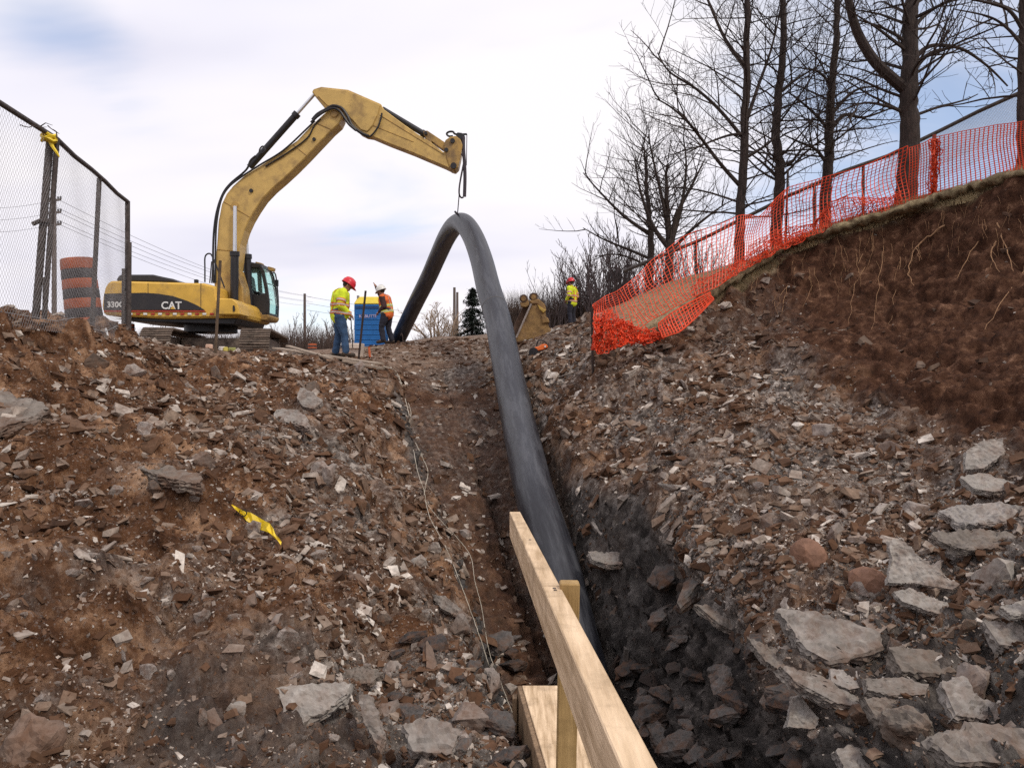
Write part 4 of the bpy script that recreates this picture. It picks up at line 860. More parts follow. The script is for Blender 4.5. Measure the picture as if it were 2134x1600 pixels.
# walkways by the far window pillar
# undercarriage
def shoe_mesh():
    m = MB(); m.box((0, 0, 0), (.78, .185, .025))
    for y in (-.07, 0, .07): m.box((0, y, .028), (.77, .014, .032))
    m2 = bpy.data.meshes.new('shoe'); m2.from_pydata(m.v, [], m.f); m2.materials.append(M_mud); return m2
sm = shoe_mesh(); R_t = .48; Ls = 3.95
MB().box((-8.6, 24.2, 1.15), (1.9, 1.5, .35)).build('cross_frame', M_mud, ex, bevel=.05)
for sx in (-1.27, 1.27):
    M_ = Matrix.Translation(ex.location) @ Matrix.Rotation(math.radians(9.4), 4, 'Z')
    v = MB(); poly = [(y, z) for y, z in ((-1.9, .2), (1.9, .2), (1.98, .45), (1.9, .78), (.9, .86), (-.9, .86), (-1.9, .78), (-1.98, .45))]
    n = len(poly); vs = [M_ @ Vector((sx - .2, p[0], p[1])) for p in poly] + [M_ @ Vector((sx + .2, p[0], p[1])) for p in poly]
    v.add(vs, [tuple(range(n)), tuple(range(2 * n - 1, n - 1, -1))] + [(i, i + n, (i + 1) % n + n, (i + 1) % n) for i in range(n)])
    tr = v.build('track', M_mud, ex, bevel=.03)
    for ye in (-Ls / 2, Ls / 2):
        MB().tube([M_ @ Vector((sx - .16, ye, .53)), M_ @ Vector((sx + .16, ye, .53))], .42, 24).build('idler_wheel', M_mud, tr)
    for k in range(7):
        MB().tube([M_ @ Vector((sx - .18, -1.5 + k * .5, .20)), M_ @ Vector((sx + .18, -1.5 + k * .5, .20))], .13, 14).build('track_roller', M_dark, tr)
    per = 2 * Ls + 2 * math.pi * R_t; ns = 54
    inv = wl(tr).inverted()
    for k in range(ns):
        s = per * k / ns
        if s < Ls: y, z, a = -Ls / 2 + s, .53 + R_t, 0
        elif s < Ls + math.pi * R_t: t = (s - Ls) / R_t; y, z, a = Ls / 2 + R_t * math.sin(t), .53 + R_t * math.cos(t), -t
        elif s < 2 * Ls + math.pi * R_t: y, z, a = Ls / 2 - (s - Ls - math.pi * R_t), .53 - R_t, math.pi
        else: t = (s - 2 * Ls - math.pi * R_t) / R_t; y, z, a = -Ls / 2 - R_t * math.sin(t), .53 - R_t * math.cos(t), math.pi - t
        so_ = bpy.data.objects.new('track_shoe', sm); COL.objects.link(so_); so_.parent = tr
        mw = inv @ (M_ @ Matrix.Translation((sx, y, z)) @ Matrix.Rotation(a, 4, 'X')); so_.location = mw.to_translation(); so_.rotation_euler = mw.to_euler()

# slings and chains between stick and pipe
M_rope = mat('dark_rope', (.05, .04, .05), .8, var=.4, scale=40)
sl = MB(); sl.tube(smooth_path([P(966,285,24.05), P(966,310,24.02), P(968,340,24.02), P(969,370,24.02), P(968,410,24.02)], 4), [.05] * 17, 8)
o = sl.build('lifting_sling', M_rope, smooth=True); recenter(o); tag(o, 'thick dark doubled sling hanging from the excavator arm', 'sling')
sl = MB(); sl.tube(smooth_path([P(954,290,24.0), P(958,315,24.0), P(967,330,24.0), P(964,352,24.0), P(958,385,24.0), P(957,404,24.05), P(961,412,24.1), P(966,411,24.1)], 5), .025, 7)
sl.tube(smooth_path([P(965,345,24.1), P(959,375,24.1), P(957,405,24.1)], 5), .018, 6)
sl.tube([P(957,404,24.1), P(953.5,446,24.2)], .016, 6); sl.tube(smooth_path([P(948,441,24.0), P(953,446,24.1), P(957,448,24.2)], 4), .03, 6)
o = sl.build('lifting_chain', M_rope, smooth=True); recenter(o); tag(o, 'thin chain from the arm tip down to the top of the pipe', 'chain')
sl = MB(); sl.tube([P(973,280,24.1), P(972,345,24.1)], .012, 6); o = sl.build('tag_line', M_rope); recenter(o); tag(o, 'thin rope dangling beside the sling at the arm tip', 'rope')
# cable band round the pipe top
# ------------------------------------------------------------------ chain-link fence on the left bank
M_galv = mat('galvanised_wire', (.36, .35, .35), .6, .3, var=.2, bump=0)
M_post = mat('rusty_post', (.075, .06, .055), .7, .2, var=.4, scale=14, bump=.3)
fence = thing('chain_link_fence', (-6.8, 12, .9), 'tall rusty chain-link fence running along the left bank', 'fence')
def fx(y): return np.interp(y, [4, 9.7, 11, 13.2, 15.0], [-5.4, -6.08, -6.2, -6.66, -7.07])
def ft(y): return 3.34
def fb(x, y): return drop(x, y)[0].z
yy0, yy1 = 5.0, 15.0
base_y = np.linspace(yy0, yy1, 41); base_z = [fb(fx(y), y) for y in base_y]
gzf = lambda y: max(.75, float(np.interp(y, base_y, base_z)) + .02)
m = MB(); ys = np.linspace(yy0, yy1, 14); m.tube([(fx(y), y, ft(y) + .015 * math.sin(y * 3)) for y in ys], .035, 10); m.build('top_rail', M_post, fence, smooth=True)
def post(a, b, r_, name='post', tilt=None): o = MB().tube([a, b], r_, 12).build(name, M_post, fence, smooth=True); return o
for y in (7.0, 15.0): post((fx(y), y, gzf(y) - .5), (fx(y), y, 3.36), .045)
p_top = P(105, 282, 11.0); p_bot = P(74, 665, 11.0); post(p_bot, p_top, .05); post(p_bot + Vector((.10, .03, 0)), p_top + Vector((.075, .03, -.03)), .035)
post(P(191, 700, 13.2), P(207, 372, 13.2), .038)
post(P(257, 705, 14.9), P(258, 560, 14.9), .035); post(P(268, 700, 14.85), P(269, 505, 14.85), .045)
m = MB(); m.tube([P(68, 467, 10.9), P(84, 460, 10.9), P(101, 460, 11)], .03, 6); m.build('clamp', M_post, fence)
# woven wire: zigzag wires running both ways
m = MB(); step = .064; H = 3.33
def wire_line(s0, sgn, r_=.0016):
    # follows the fence line: s is distance along y, height rises with s
    pts = []
    zlo = .70
    n = 9
    for i in range(n):
        z = zlo + (H - zlo) * i / (n - 1); y = s0 + sgn * (z - zlo) * .72
        pts.append((y, z))
    out = []
    for i in range(n - 1):
        (ya, za), (yb, zb) = pts[i], pts[i + 1]
        if max(ya, yb) > yy1 or min(ya, yb) < yy0: continue
        if zb < gzf(ya) - .15: continue
        out.append(((fx(ya) + .012 * math.sin(ya * 5 + za * 2), ya, za), (fx(yb) + .012 * math.sin(yb * 5 + zb * 2), yb, zb)))
    for a, b in out: m.tube([a, b], r_, 3, cap=False)
s = yy0 - 2.2
while s < yy1 + 2.2: wire_line(s, 1); wire_line(s, -1); s += step
m.build('wire_mesh', M_galv, fence)
for z in (.86,): m = MB(); m.tube([(fx(y), y, max(gzf(y) + .04, z)) for y in ys], .006, 4); m.build('tension_wire', M_galv, fence)
# yellow tape knotted round the near post and a dead vine
m = MB(); c = P(102, 288, 10.9)
for k in range(3): m.tube([c + Vector((.085 * math.cos(t + k), .085 * math.sin(t + k), .03 * k - .03 + .02 * math.sin(3 * t))) for t in np.linspace(0, 6.28, 14)], .022, 5)
m.tube(smooth_path([c, c + Vector((.06, -.02, -.12)), c + Vector((.12, -.03, -.20)), c + Vector((.15, -.02, -.26))], 4), [.03, .028, .026, .024, .022, .02, .02, .018, .018, .015, .012, .01, .008], 5)
o = m.build('yellow_ribbon', M_yel, smooth=True); recenter(o); tag(o, 'yellow tape knotted round the top of the leaning fence post', 'tape')
M_twig = mat('dry_twig', (.075, .055, .045), .9, var=.4, scale=20)
m = MB(); q = P(42, 262, 10.1)
for k in range(7): e_ = q + Vector((rnd.uniform(-.02, .2), 0, rnd.uniform(-.14, .1))); m.tube([q, (q + e_) / 2 + Vector((0, -.02, rnd.uniform(-.04, .04))), e_], [.008, .006, .003], 4); q = q.lerp(e_, .6)
o = m.build('dead_vine', M_twig); recenter(o); tag(o, 'scrap of dead vine caught high in the chain-link mesh', 'vine')
# short stub post beyond
def stake(name, a, b, r_, material, label, n=8, cat='stake', sides=None):
    o = MB().tube([a, b], r_, n).build(name, material, smooth=n > 6); recenter(o); tag(o, label, cat); return o
stake('post', P(93, 700, 16), P(94, 578, 16), .045, M_post, 'short dark post standing behind the chain-link fence', 8, 'post')
stake('survey_stake', P(449, 735, 16.2), P(459, 543, 16.2), .032, mat('stake_wood', (.11, .075, .05), .9, var=.3), 'tall thin brown stake in front of the excavator body', 6)
M_rod = mat('rusty_rod', (.04, .025, .02), .8, var=.4)
stake('steel_rod', P(747, 752, 19.0), P(762, 606, 19.0), .028, M_rod, 'thin rusty rod leaning in front of the blue toilet', 6)
stake('orange_stake', P(772, 757, 20), P(769, 723, 20), .03, mat('orange_stain', (.55, .13, .05), .8, var=.2), 'short orange stake below the blue toilet', 6)
stake('steel_rod', P(1236, 800, 14.4), P(1233, 640, 14.4), .022, M_rod, 'thin dark rod holding the lower end of the orange netting', 6)
stake('steel_rod', P(1637, 512, 16.0), P(1642, 353, 16.0), .022, M_rod, 'thin dark rod sticking up above the orange netting', 6)
m = MB(); m.tube(smooth_path([P(840, 711, 22), P(839, 700, 22), P(837, 695, 22), P(835, 699, 22)], 3), .015, 6); m.tube([P(839, 711, 22), P(854, 716, 22)], .02, 6); o = m.build('steel_hook', M_rod); recenter(o); tag(o, 'small bent dark rod stuck in the ground by the far foot of the pipe', 'rod')

# ------------------------------------------------------------------ traffic barrels
def drum(name, c, h, r_, label, lean=(0, 0), rz=0):
    t = thing(name, c, label, 'traffic barrel', 'orange and black barrels on the site'); t.rotation_euler = (lean[0], lean[1], rz)
    M_o = mat('barrel_orange', (.42, .10, .035), .7, var=.25, dirt=(.16, .08, .05), dscale=4, damt=.4); M_k = mat('barrel_black', (.04, .033, .035), .7, var=.3)
    n = 8; W = wl(t)
    for i in range(n):
        z0, z1 = h * i / n, h * (i + 1) / n; r0 = r_ * (1.0 - .12 * i / n); r1 = r_ * (1.0 - .12 * (i + 1) / n)
        m = MB(); m.tube([W @ Vector((0, 0, z0 + .001)), W @ Vector((0, 0, z0 + .02)), W @ Vector((0, 0, z1 - .02)), W @ Vector((0, 0, z1 - .001))], [r0 - .003, r0 + .003, r1 + .003, r1 - .003], 26)
        m.build('band', M_k if i % 2 == 0 else M_o, t, smooth=True)
    m = MB(); m.tube([W @ Vector((0, 0, h)), W @ Vector((0, 0, h + .02))], [r_ * .88, r_ * .85], 26); m.build('lid', M_o, t, smooth=True)
drum('traffic_barrel', P(181, 705, 14.4) , 1.38, .31, 'leaning orange and black striped barrel behind the chain-link fence', (math.radians(2), math.radians(-6), 0))
drum('traffic_barrel', P(272, 708, 23.5), .44, .125, 'small orange barrel seen below the excavator tail')
drum('traffic_barrel', P(651, 742, 34), .5, .2, 'tiny orange barrel far off behind the worker in the red helmet')

# ------------------------------------------------------------------ orange safety netting
M_net = mat('orange_netting', (.70, .062, .015), .55, var=.18, scale=5, bump=0)
M_netd = mat('orange_netting_worn', (.62, .06, .015), .6, var=.25, scale=5, bump=0)
netting = thing('safety_netting', P(1640, 512, 15.9), 'sagging orange plastic safety netting strung along the right bank', 'safety fence')
def lerp_poly(pts, t):
    d_ = [0]
    for i in range(len(pts) - 1): d_.append(d_[-1] + (pts[i + 1] - pts[i]).length)
    s = t * d_[-1]
    for i in range(len(pts) - 1):
        if s <= d_[i + 1] or i == len(pts) - 2: return pts[i].lerp(pts[i + 1], (s - d_[i]) / max(1e-6, d_[i + 1] - d_[i]))
def net(name, top, bot, nu, nv, mt, seed, wv=.05, ru=.0082, rv=.0052, crumple=0, pair=True, drop_=0):
    rr = random.Random(seed); o1, o2, o3 = rr.random() * 50, rr.random() * 50, rr.random() * 50
    top = [P(*q) for q in top]; bot = [P(*q) for q in bot]; m = MB(); Gp = []
    for i in range(nu + 1):
        t = i / nu
        if pair:
            s = t * (len(top) - 1); k = min(int(s), len(top) - 2); A = top[k].lerp(top[k + 1], s - k); B = bot[k].lerp(bot[k + 1], s - k)
        else: A = lerp_poly(top, t); B = lerp_poly(bot, t)
        col = []
        for j in range(nv + 1):
            v = j / nv; q = A.lerp(B, v)
            w1 = mnoise.noise(Vector((t * nu * .09 + o1, v * 1.6, 0))); w2 = mnoise.noise(Vector((t * nu * .3, v * 4 + o2, 3))); w3 = mnoise.noise(Vector((t * nu * .07, o3, v * 1.2)))
            env = min(1, .35 + 2.2 * v * (1 - v) + .6 * v)
            q = q - Vector((0, 0, (1 - v) * wv * (1.6 * abs(math.sin(t * nu * .105 + o1)) + 1.2 * w3)))
            q = q + Vector((w2 * wv * .6 + w3 * wv * 1.0, w1 * wv * 2.6 * env + w2 * wv, (w2 * .7 + w3 * .5) * wv * env))
            if crumple: q = q + Vector((rr.gauss(0, crumple), rr.gauss(0, crumple * 1.4), rr.gauss(0, crumple * .8)))
            col.append(q)
        Gp.append(col)
    for i in range(nu + 1): m.tube(Gp[i], ru, 4, cap=False)
    for j in range(nv + 1): m.tube([Gp[i][j] for i in range(nu + 1)], rv * (1.6 if j in (0, nv) else 1), 4, cap=False)
    return m.build(name, mt, netting)
TOP = [(1235,628,14.2),(1262,606,14.3),(1290,592,14.4),(1325,566,14.6),(1357,542,14.9),(1400,518,15.1),(1450,480,15.4),(1500,456,15.5),(1541,435,15.6),(1563,434,15.7),(1580,437,15.7),(1614,406,15.8),(1644,389,15.9),(1680,373,15.8),(1717,358,15.6),(1760,344,15.5),(1809,329,15.3),(1850,316,15.1),(1894,303,14.9)]
BOT = [(1238,668,14.0),(1270,690,13.9),(1335,682,13.9),(1365,664,14.0),(1399,645,14.1),(1430,628,14.3),(1462,610,14.5),(1489,600,14.8),(1520,578,15.2),(1545,562,15.5),(1570,550,15.6),(1600,534,15.8),(1640,513,15.9),(1680,498,15.7),(1720,484,15.6),(1762,470,15.4),(1809,456,15.2),(1850,444,15.0),(1894,430,14.9)]
net('net_panel', TOP, BOT, 84, 17, M_net, 1, .085)
net('net_panel', [(1894,303,14.9),(1920,292,14.8),(1945,279,14.7)], [(1894,430,14.9),(1920,420,14.8),(1945,412,14.7)], 9, 22, M_netd, 2, .04)
net('net_panel', [(1950,283,14.65),(2011,272,14.2),(2077,257,13.7),(2125,251,13.3),(2180,240,12.9),(2260,215,12.5)], [(1950,412,14.65),(2011,392,14.2),(2077,372,13.7),(2125,356,13.3),(2180,340,12.9),(2260,310,12.5)], 34, 24, M_netd, 3, .025, ru=.009, rv=.0046)
net('net_slack', [(1560,500,15.3),(1640,470,15.6),(1690,448,15.5),(1730,412,15.3),(1780,405,15.2),(1830,398,15.1),(1880,395,14.8)], [(1560,548,15.3),(1640,510,15.6),(1690,492,15.5),(1730,478,15.3),(1780,464,15.2),(1830,448,15.1),(1880,434,14.8)], 62, 11, M_netd, 4, .07, crumple=.012)
net('net_slack', [(1440,596,14.9),(1500,556,15.1),(1560,520,15.3),(1620,492,15.5),(1680,474,15.5)], [(1446,620,14.8),(1500,590,15.0),(1560,556,15.2),(1620,524,15.4),(1680,500,15.4)], 46, 8, M_net, 5, .05, crumple=.018)
net('net_bunch', [(1237,655,14.0),(1265,640,13.9),(1300,660,13.9),(1345,680,13.9),(1375,690,13.9)], [(1236,715,13.8),(1254,738,13.7),(1306,716,13.7),(1342,718,13.7),(1382,705,13.8)], 46, 18, M_net, 6, .06, crumple=.022)
net('net_bunch', [(1240,668,13.95),(1275,660,13.9),(1310,672,13.9),(1350,690,13.9)], [(1242,722,13.8),(1262,734,13.7),(1310,712,13.7),(1348,712,13.7)], 40, 14, M_net, 7, .07, crumple=.03)
net('net_flap', [(1374,670,13.9),(1400,652,13.95),(1440,632,14.1),(1482,608,14.4)], [(1378,704,13.8),(1415,692,13.8),(1450,662,14.0),(1486,624,14.3)], 17, 6, M_net, 8, .03, ru=.013, rv=.010)
MB().tube([P(1949, 418, 14.66), P(1947, 281, 14.66)], .035, 8).build('net_post', mat('net_post_paint', (.20, .035, .02), .7, var=.4), netting)
for k in range(3): net('net_bunch', [(1938 + k, 282, 14.6), (1956, 280, 14.6)], [(1940, 405, 14.6), (1954 - k * 2, 405, 14.6)], 4, 22, M_netd, 20 + k, .06, crumple=.02)
# a second, dark fence higher up behind the trees: top rail and mesh seen end-on
f2 = thing('chain_link_fence', P(2100, 330, 19), 'dark chain-link fence rising behind the orange netting', 'fence')
tr_ = [P(1300, 565, 21), P(1460, 500, 20.6), P(1640, 410, 20.2), P(1760, 356, 20), P(1850, 325, 19.8), P(1960, 272, 19.4), P(2040, 232, 18.8), P(2160, 178, 18)]
MB().tube(tr_, .045, 8).build('top_rail', M_post, f2, smooth=True)
for (x, yt, yb, d_) in ((1799,346,450,19.9),(1697,384,500,20.1),(1610,425,530,20.3),(1450,505,590,20.7)): MB().tube([P(x, yt, d_), P(x, yb, d_)], .04, 8).build('post', M_post, f2)
m = MB()
for i in range(120):
    t = i / 119; a = lerp_poly(tr_[4:], t)
    for sgn in (-1, 1): m.tube([a, a + Vector((sgn * .35, -.1 * sgn, -1.0))], .0035, 3, cap=False)
m.build('wire_mesh', M_galv, f2)

# ------------------------------------------------------------------ bare trees
def bark(name, col): return mat(name, col, .9, var=.45, scale=10, bump=.7, bscale=16, aniso=(3, 3, .6))
M_bark = bark('dark_bark', (.040, .028, .024)); M_bark2 = bark('greybrown_bark', (.10, .075, .065)); M_bark3 = bark('yellow_twigs', (.30, .22, .15))
def grow(m, rr, p, dvec, length, r0, level, maxl, up, spread, dens, minr=.006, wig=.1, ratio=.62):
    """one limb and, recursively, what grows from it"""
    n = max(3, int(length / .35) + 2) if level < 2 else 4
    pts = [p]; d_ = dvec.normalized(); seg = length / (n - 1)
    for i in range(n - 1):
        d_ = (d_ + Vector((rr.gauss(0, wig), rr.gauss(0, wig), rr.gauss(0, wig) + up * (.10 if level else 0)))).normalized()
        pts.append(pts[-1] + d_ * seg)
    r1 = max(minr * .6, r0 * .28)
    rs_ = [r0 + (r1 - r0) * i / (n - 1) for i in range(n)]
    m.tube(pts, rs_, 7 if r0 > .05 else (5 if r0 > .02 else 3), cap=False)
    if level >= maxl: return
    k = max(2, int(length * dens * (1 + .5 * level)))
    for j in range(k):
        t = .18 + .82 * (j + rr.random() * .8) / k; t = min(t, .98)
        i = int(t * (n - 1)); i = min(i, n - 2); q = pts[i].lerp(pts[i + 1], t * (n - 1) - i); ax = (pts[i + 1] - pts[i]).normalized()
        side = ax.orthogonal().normalized(); side = Matrix.Rotation(rr.random() * 6.28, 3, ax) @ side
        nd = (ax * (1 - spread) + side * spread + Vector((0, 0, up * .5))).normalized()
        ln = length * ratio * (1.05 - .6 * t) * rr.uniform(.6, 1.15)
        if ln < .12: continue
        grow(m, rr, q, nd, ln, max(minr, rs_[i] * rr.uniform(.34, .52)), level + 1, maxl, up, spread, dens, minr, wig * 1.15, ratio)
def tree(name, trunk, r0, r1, label, seed, limbs, cat='tree', mt=None, nl=34, start=.25, length=2.6, up=.5, spread=.62, dens=1.9, maxl=3, group=None, minr=.006, top=True):
    """trunk: world points from the ground up; limbs: hand-placed ones, the rest spread round the trunk"""
    rr = random.Random(seed); t = thing(name, trunk[0], label, cat, group); mt = mt or M_bark
    path = smooth_path(trunk, 5); n = len(path); rs_ = [r0 + (r1 - r0) * i / (n - 1) for i in range(n)]; rs_[0] *= 1.35; rs_[1] *= 1.12
    path = [q + Vector((rr.gauss(0, .012), rr.gauss(0, .012), 0)) for q in path]
    MB().tube([path[0] - Vector((0, 0, .5))] + path, [rs_[0] * 1.1] + rs_, 12, cap=False).build('trunk', mt, t, smooth=True)
    m = MB()
    for (pts, ra, rb) in limbs:
        lp = smooth_path(pts, 5); m.tube(lp, [ra + (rb - ra) * i / (len(lp) - 1) for i in range(len(lp))], 8, cap=False)
        for j in range(int((lp[-1] - lp[0]).length * 2.6)):
            i = rr.randrange(len(lp) // 4, len(lp) - 1); ax = (lp[i + 1] - lp[i]).normalized(); side = Matrix.Rotation(rr.random() * 6.28, 3, ax) @ ax.orthogonal().normalized()
            grow(m, rr, lp[i], (ax * .4 + side * .6 + Vector((0, 0, .25))), rr.uniform(.8, 1.9), .02, 1, maxl, up, spread, dens * 1.1, minr)
    for k in range(nl):
        u = start + (1 - start) * (k + rr.random() * .7) / nl; i = min(int(u * (n - 1)), n - 2); q = path[i].lerp(path[i + 1], u * (n - 1) - i)
        az = k * 2.4 + rr.gauss(0, .4); el = rr.uniform(.15, .8)
        dv = Vector((math.cos(az) * math.cos(el), math.sin(az) * math.cos(el), math.sin(el)))
        grow(m, rr, q, dv, length * (1.15 - .55 * u) * rr.uniform(.65, 1.15), max(.018, rs_[i] * rr.uniform(.15, .27)), 0, maxl - 1, up, spread, dens, minr, .09)
    m.build('crown', mt, t, smooth=False)
    return t
TR = dict(maxl=3)
tree('bare_tree', [P(1538,590,17.5), P(1541,480,17.5), P(1546,400,17.5), P(1552,280,17.5), P(1556,160,17.5), P(1557,60,17.5), P(1557,-80,17.5), P(1560,-230,17.5)], .115, .045, 'slim bare tree with long low limbs, first of the dark row from the pipe', 3,
     [([P(1540,385,17.5), P(1500,340,17.3), P(1440,262,17.1), P(1400,225,17), P(1365,205,17)], .05, .012), ([P(1550,290,17.5), P(1500,230,17.3), P(1450,185,17.2), P(1395,150,17.1), P(1370,110,17)], .045, .012), ([P(1553,330,17.5), P(1600,300,17.6), P(1640,262,17.7)], .04, .012),
      ([P(1554,140,17.5), P(1530,110,17.4), P(1505,70,17.3), P(1475,0,17.3), P(1450,-60,17.2)], .05, .02), ([P(1552,280,17.5), P(1520,282,17.2), P(1470,300,17), P(1430,320,17)], .035, .01), ([P(1553,260,17.5), P(1580,180,17.7), P(1605,110,17.8), P(1625,30,17.9)], .045, .015)], nl=52, start=.18, length=2.7, dens=2.8, minr=.0045)
tree('bare_tree', [P(1616,560,18), P(1618,480,18), P(1624,400,18), P(1625,350,18), P(1617,290,18), P(1622,200,18), P(1632,120,18), P(1632,20,18), P(1630,-120,18), P(1635,-240,18)], .135, .045, 'bare tree with a kinked trunk between two straighter ones', 4,
     [([P(1632,342,18), P(1650,338,18), P(1662,322,18), P(1680,306,18), P(1710,302,18.1)], .04, .012), ([P(1616,366,18), P(1590,340,18), P(1560,318,18)], .04, .012), ([P(1630,190,18), P(1660,165,18), P(1720,130,18.2)], .04, .012)], nl=52, start=.25, length=2.5, dens=2.8, minr=.0045)
tree('bare_tree', [P(1717,520,18.5), P(1719,440,18.5), P(1724,370,18.5), P(1728,300,18.5), P(1730,240,18.5), P(1734,170,18.5), P(1742,90,18.5), P(1745,0,18.5), P(1748,-120,18.5)], .14, .05, 'bare tree behind the netting, next before the thick forked one', 5,
     [([P(1722,340,18.5), P(1700,312,18.4), P(1665,296,18.3), P(1630,280,18.2)], .045, .012), ([P(1731,270,18.5), P(1760,240,18.5), P(1800,245,18.6), P(1860,225,18.6)], .055, .015), ([P(1731,240,18.5), P(1780,190,18.6), P(1830,180,18.7)], .05, .012), ([P(1727,270,18.5), P(1690,230,18.4), P(1640,190,18.2)], .05, .012), ([P(1733,180,18.5), P(1705,150,18.4), P(1650,140,18.3)], .04, .01)], nl=48, start=.3, length=2.5, dens=2.8, minr=.0045)
tree('bare_tree', [P(1885,455,16), P(1890,400,16), P(1893,330,16), P(1896,260,16), P(1893,200,16), P(1897,130,16), P(1897,60,16), P(1900,0,16), P(1902,-100,16), P(1904,-220,16)], .215, .11, 'thick bare tree with a heavy limb forking off to one side', 6,
     [([P(1890,190,16), P(1855,160,15.9), P(1820,125,15.8), P(1790,75,15.7), P(1775,30,15.6), P(1762,-30,15.5), P(1750,-100,15.4)], .12, .06),
      ([P(1900,130,16), P(1930,100,16), P(1965,95,16), P(2010,105,16), P(2060,140,16), P(2100,180,16)], .05, .015), ([P(1903,60,16), P(1930,30,16.1), P(1975,5,16.2), P(2030,-5,16.2)], .045, .012),
      ([P(1893,95,16), P(1870,75,16), P(1830,55,16), P(1780,40,16)], .045, .012), ([P(1885,235,16), P(1850,222,15.9), P(1800,215,15.8), P(1745,235,15.8)], .04, .012), ([P(1902,150,16), P(1940,110,16), P(1985,100,16), P(2040,80,16)], .04, .012)], nl=34, start=.35, length=2.4, dens=2.4)
tree('bare_tree', [P(2133,358,14.1), P(2134,300,14.1), P(2133,200,14.1), P(2134,100,14.1), P(2136,0,14.1), P(2139,-120,14.1)], .12, .07, 'bare tree whose trunk is cut by the right edge of the picture', 7,
     [([P(2130,60,13), P(2100,20,12.9), P(2040,2,12.8), P(1960,-10,12.8)], .035, .012), ([P(2130,95,13), P(2100,60,13), P(2060,35,13), P(1990,20,13)], .03, .01)], nl=20, start=.35, length=1.8, dens=2.4)
tree('bare_tree', [P(1354,660,24), P(1355,560,24), P(1357,490,24), P(1353,450,24), P(1348,400,24), P(1346,350,24), P(1342,310,24)], .12, .03, 'slender bare tree leaning over the bushes, farthest down the slope', 8,
     [([P(1356,540,24), P(1310,520,24), P(1260,500,24), P(1215,475,24)], .05, .012), ([P(1356,490,24), P(1300,450,24), P(1250,400,24), P(1215,360,24)], .06, .012), ([P(1355,560,24), P(1320,540,24), P(1280,530,24), P(1240,535,24)], .04, .012)], nl=44, start=.3, length=2.7, spread=.5, up=.8, dens=2.1, minr=.004)
tree('bare_tree', [P(1396,640,23), P(1394,560,23), P(1396,510,23), P(1392,460,23), P(1389,400,23), P(1390,345,23)], .15, .03, 'round-crowned bare tree with many steep limbs low behind the netting', 9,
     [([P(1396,520,23), P(1360,470,23), P(1335,400,23), P(1322,330,23)], .08, .012), ([P(1398,520,23), P(1410,450,23), P(1440,390,23), P(1470,330,23)], .09, .012), ([P(1398,525,23), P(1440,480,23), P(1490,440,23), P(1520,420,23)], .06, .012), ([P(1395,515,23), P(1385,440,23), P(1365,350,23), P(1350,280,23)], .07, .012), ([P(1398,510,23), P(1420,430,23), P(1430,350,23), P(1425,290,23)], .07, .012)], nl=46, start=.42, length=2.5, spread=.5, up=.9, dens=2.1, minr=.004)
# thicket of shrubs behind the far worker
def shrub(name, seed, h, nst, material, wd=.7):
    rr = random.Random(seed); m = MB()
    for k in range(nst):
        a = rr.random() * 6.28; rad_ = rr.random() * wd; p = Vector((math.cos(a) * rad_, math.sin(a) * rad_, 0))
        dv = Vector((math.cos(a) * .35 * rad_ / wd + rr.gauss(0, .12), math.sin(a) * .35 * rad_ / wd + rr.gauss(0, .12), 1))
        grow(m, rr, p, dv, h * rr.uniform(.55, 1), .022, 1, 3, .5, .45, 1.15, .009, .08, .5)
    return m
M_shrub = bark('shrub_bark', (.065, .048, .05))
sh_me = []
for k in range(3):
    o = shrub('shrub', 40 + k, 3.2, 16, M_shrub).build('shrub', M_shrub); sh_me.append(o.data); bpy.data.objects.remove(o)
spots = [(1130,26,.45),(1150,33,.7),(1185,34,1.0),(1212,34,1.15),(1240,31,1.15),(1265,27,1.05),(1290,26,1.0),(1318,26,.95),(1340,27,.85),(1375,25,.75),(1410,25,.7),(1450,24,.7),(1490,24,.55),(1230,35,1.3),(1275,33,1.2),(1165,35,1.0)]
SHL = ['smallest bare shrub, directly above the excavator bucket', 'low bare shrub between the bucket and the far worker', 'bare shrub just beside the far worker, on the bucket side', 'bare shrub rising right behind the far worker',
  'bare shrub just past the far worker towards the netting', 'tall bare shrub between the far worker and the dark box on a post', 'bare shrub growing at the dark box on a post', 'bare shrub between the dark box and the slender bare tree',
  'bare shrub at the foot of the slender bare tree', 'bare shrub between the slender and the round-crowned tree', 'bare shrub at the foot of the round-crowned tree', 'bare shrub seen through the netting beyond the round-crowned tree',
  'low bare shrub at the uphill end of the thicket', 'tall bare shrub at the back of the thicket, above the far worker', 'tallest bare shrub at the back of the thicket below the box', 'bare shrub at the back of the thicket over the far worker\'s helmet']
for k, (px, d_, sc) in enumerate(spots):
    x = (px - 1067) / FOC * d_; g_ = drop(x, d_)[0]
    o = bpy.data.objects.new('bare_shrub', sh_me[k % 3]); COL.objects.link(o); o.location = g_ - Vector((0, 0, .1)); o.rotation_euler = (0, 0, k * 1.9); o.scale = (sc, sc, sc * .95)
    tag(o, SHL[k], 'shrub', 'bare shrubs of the thicket')
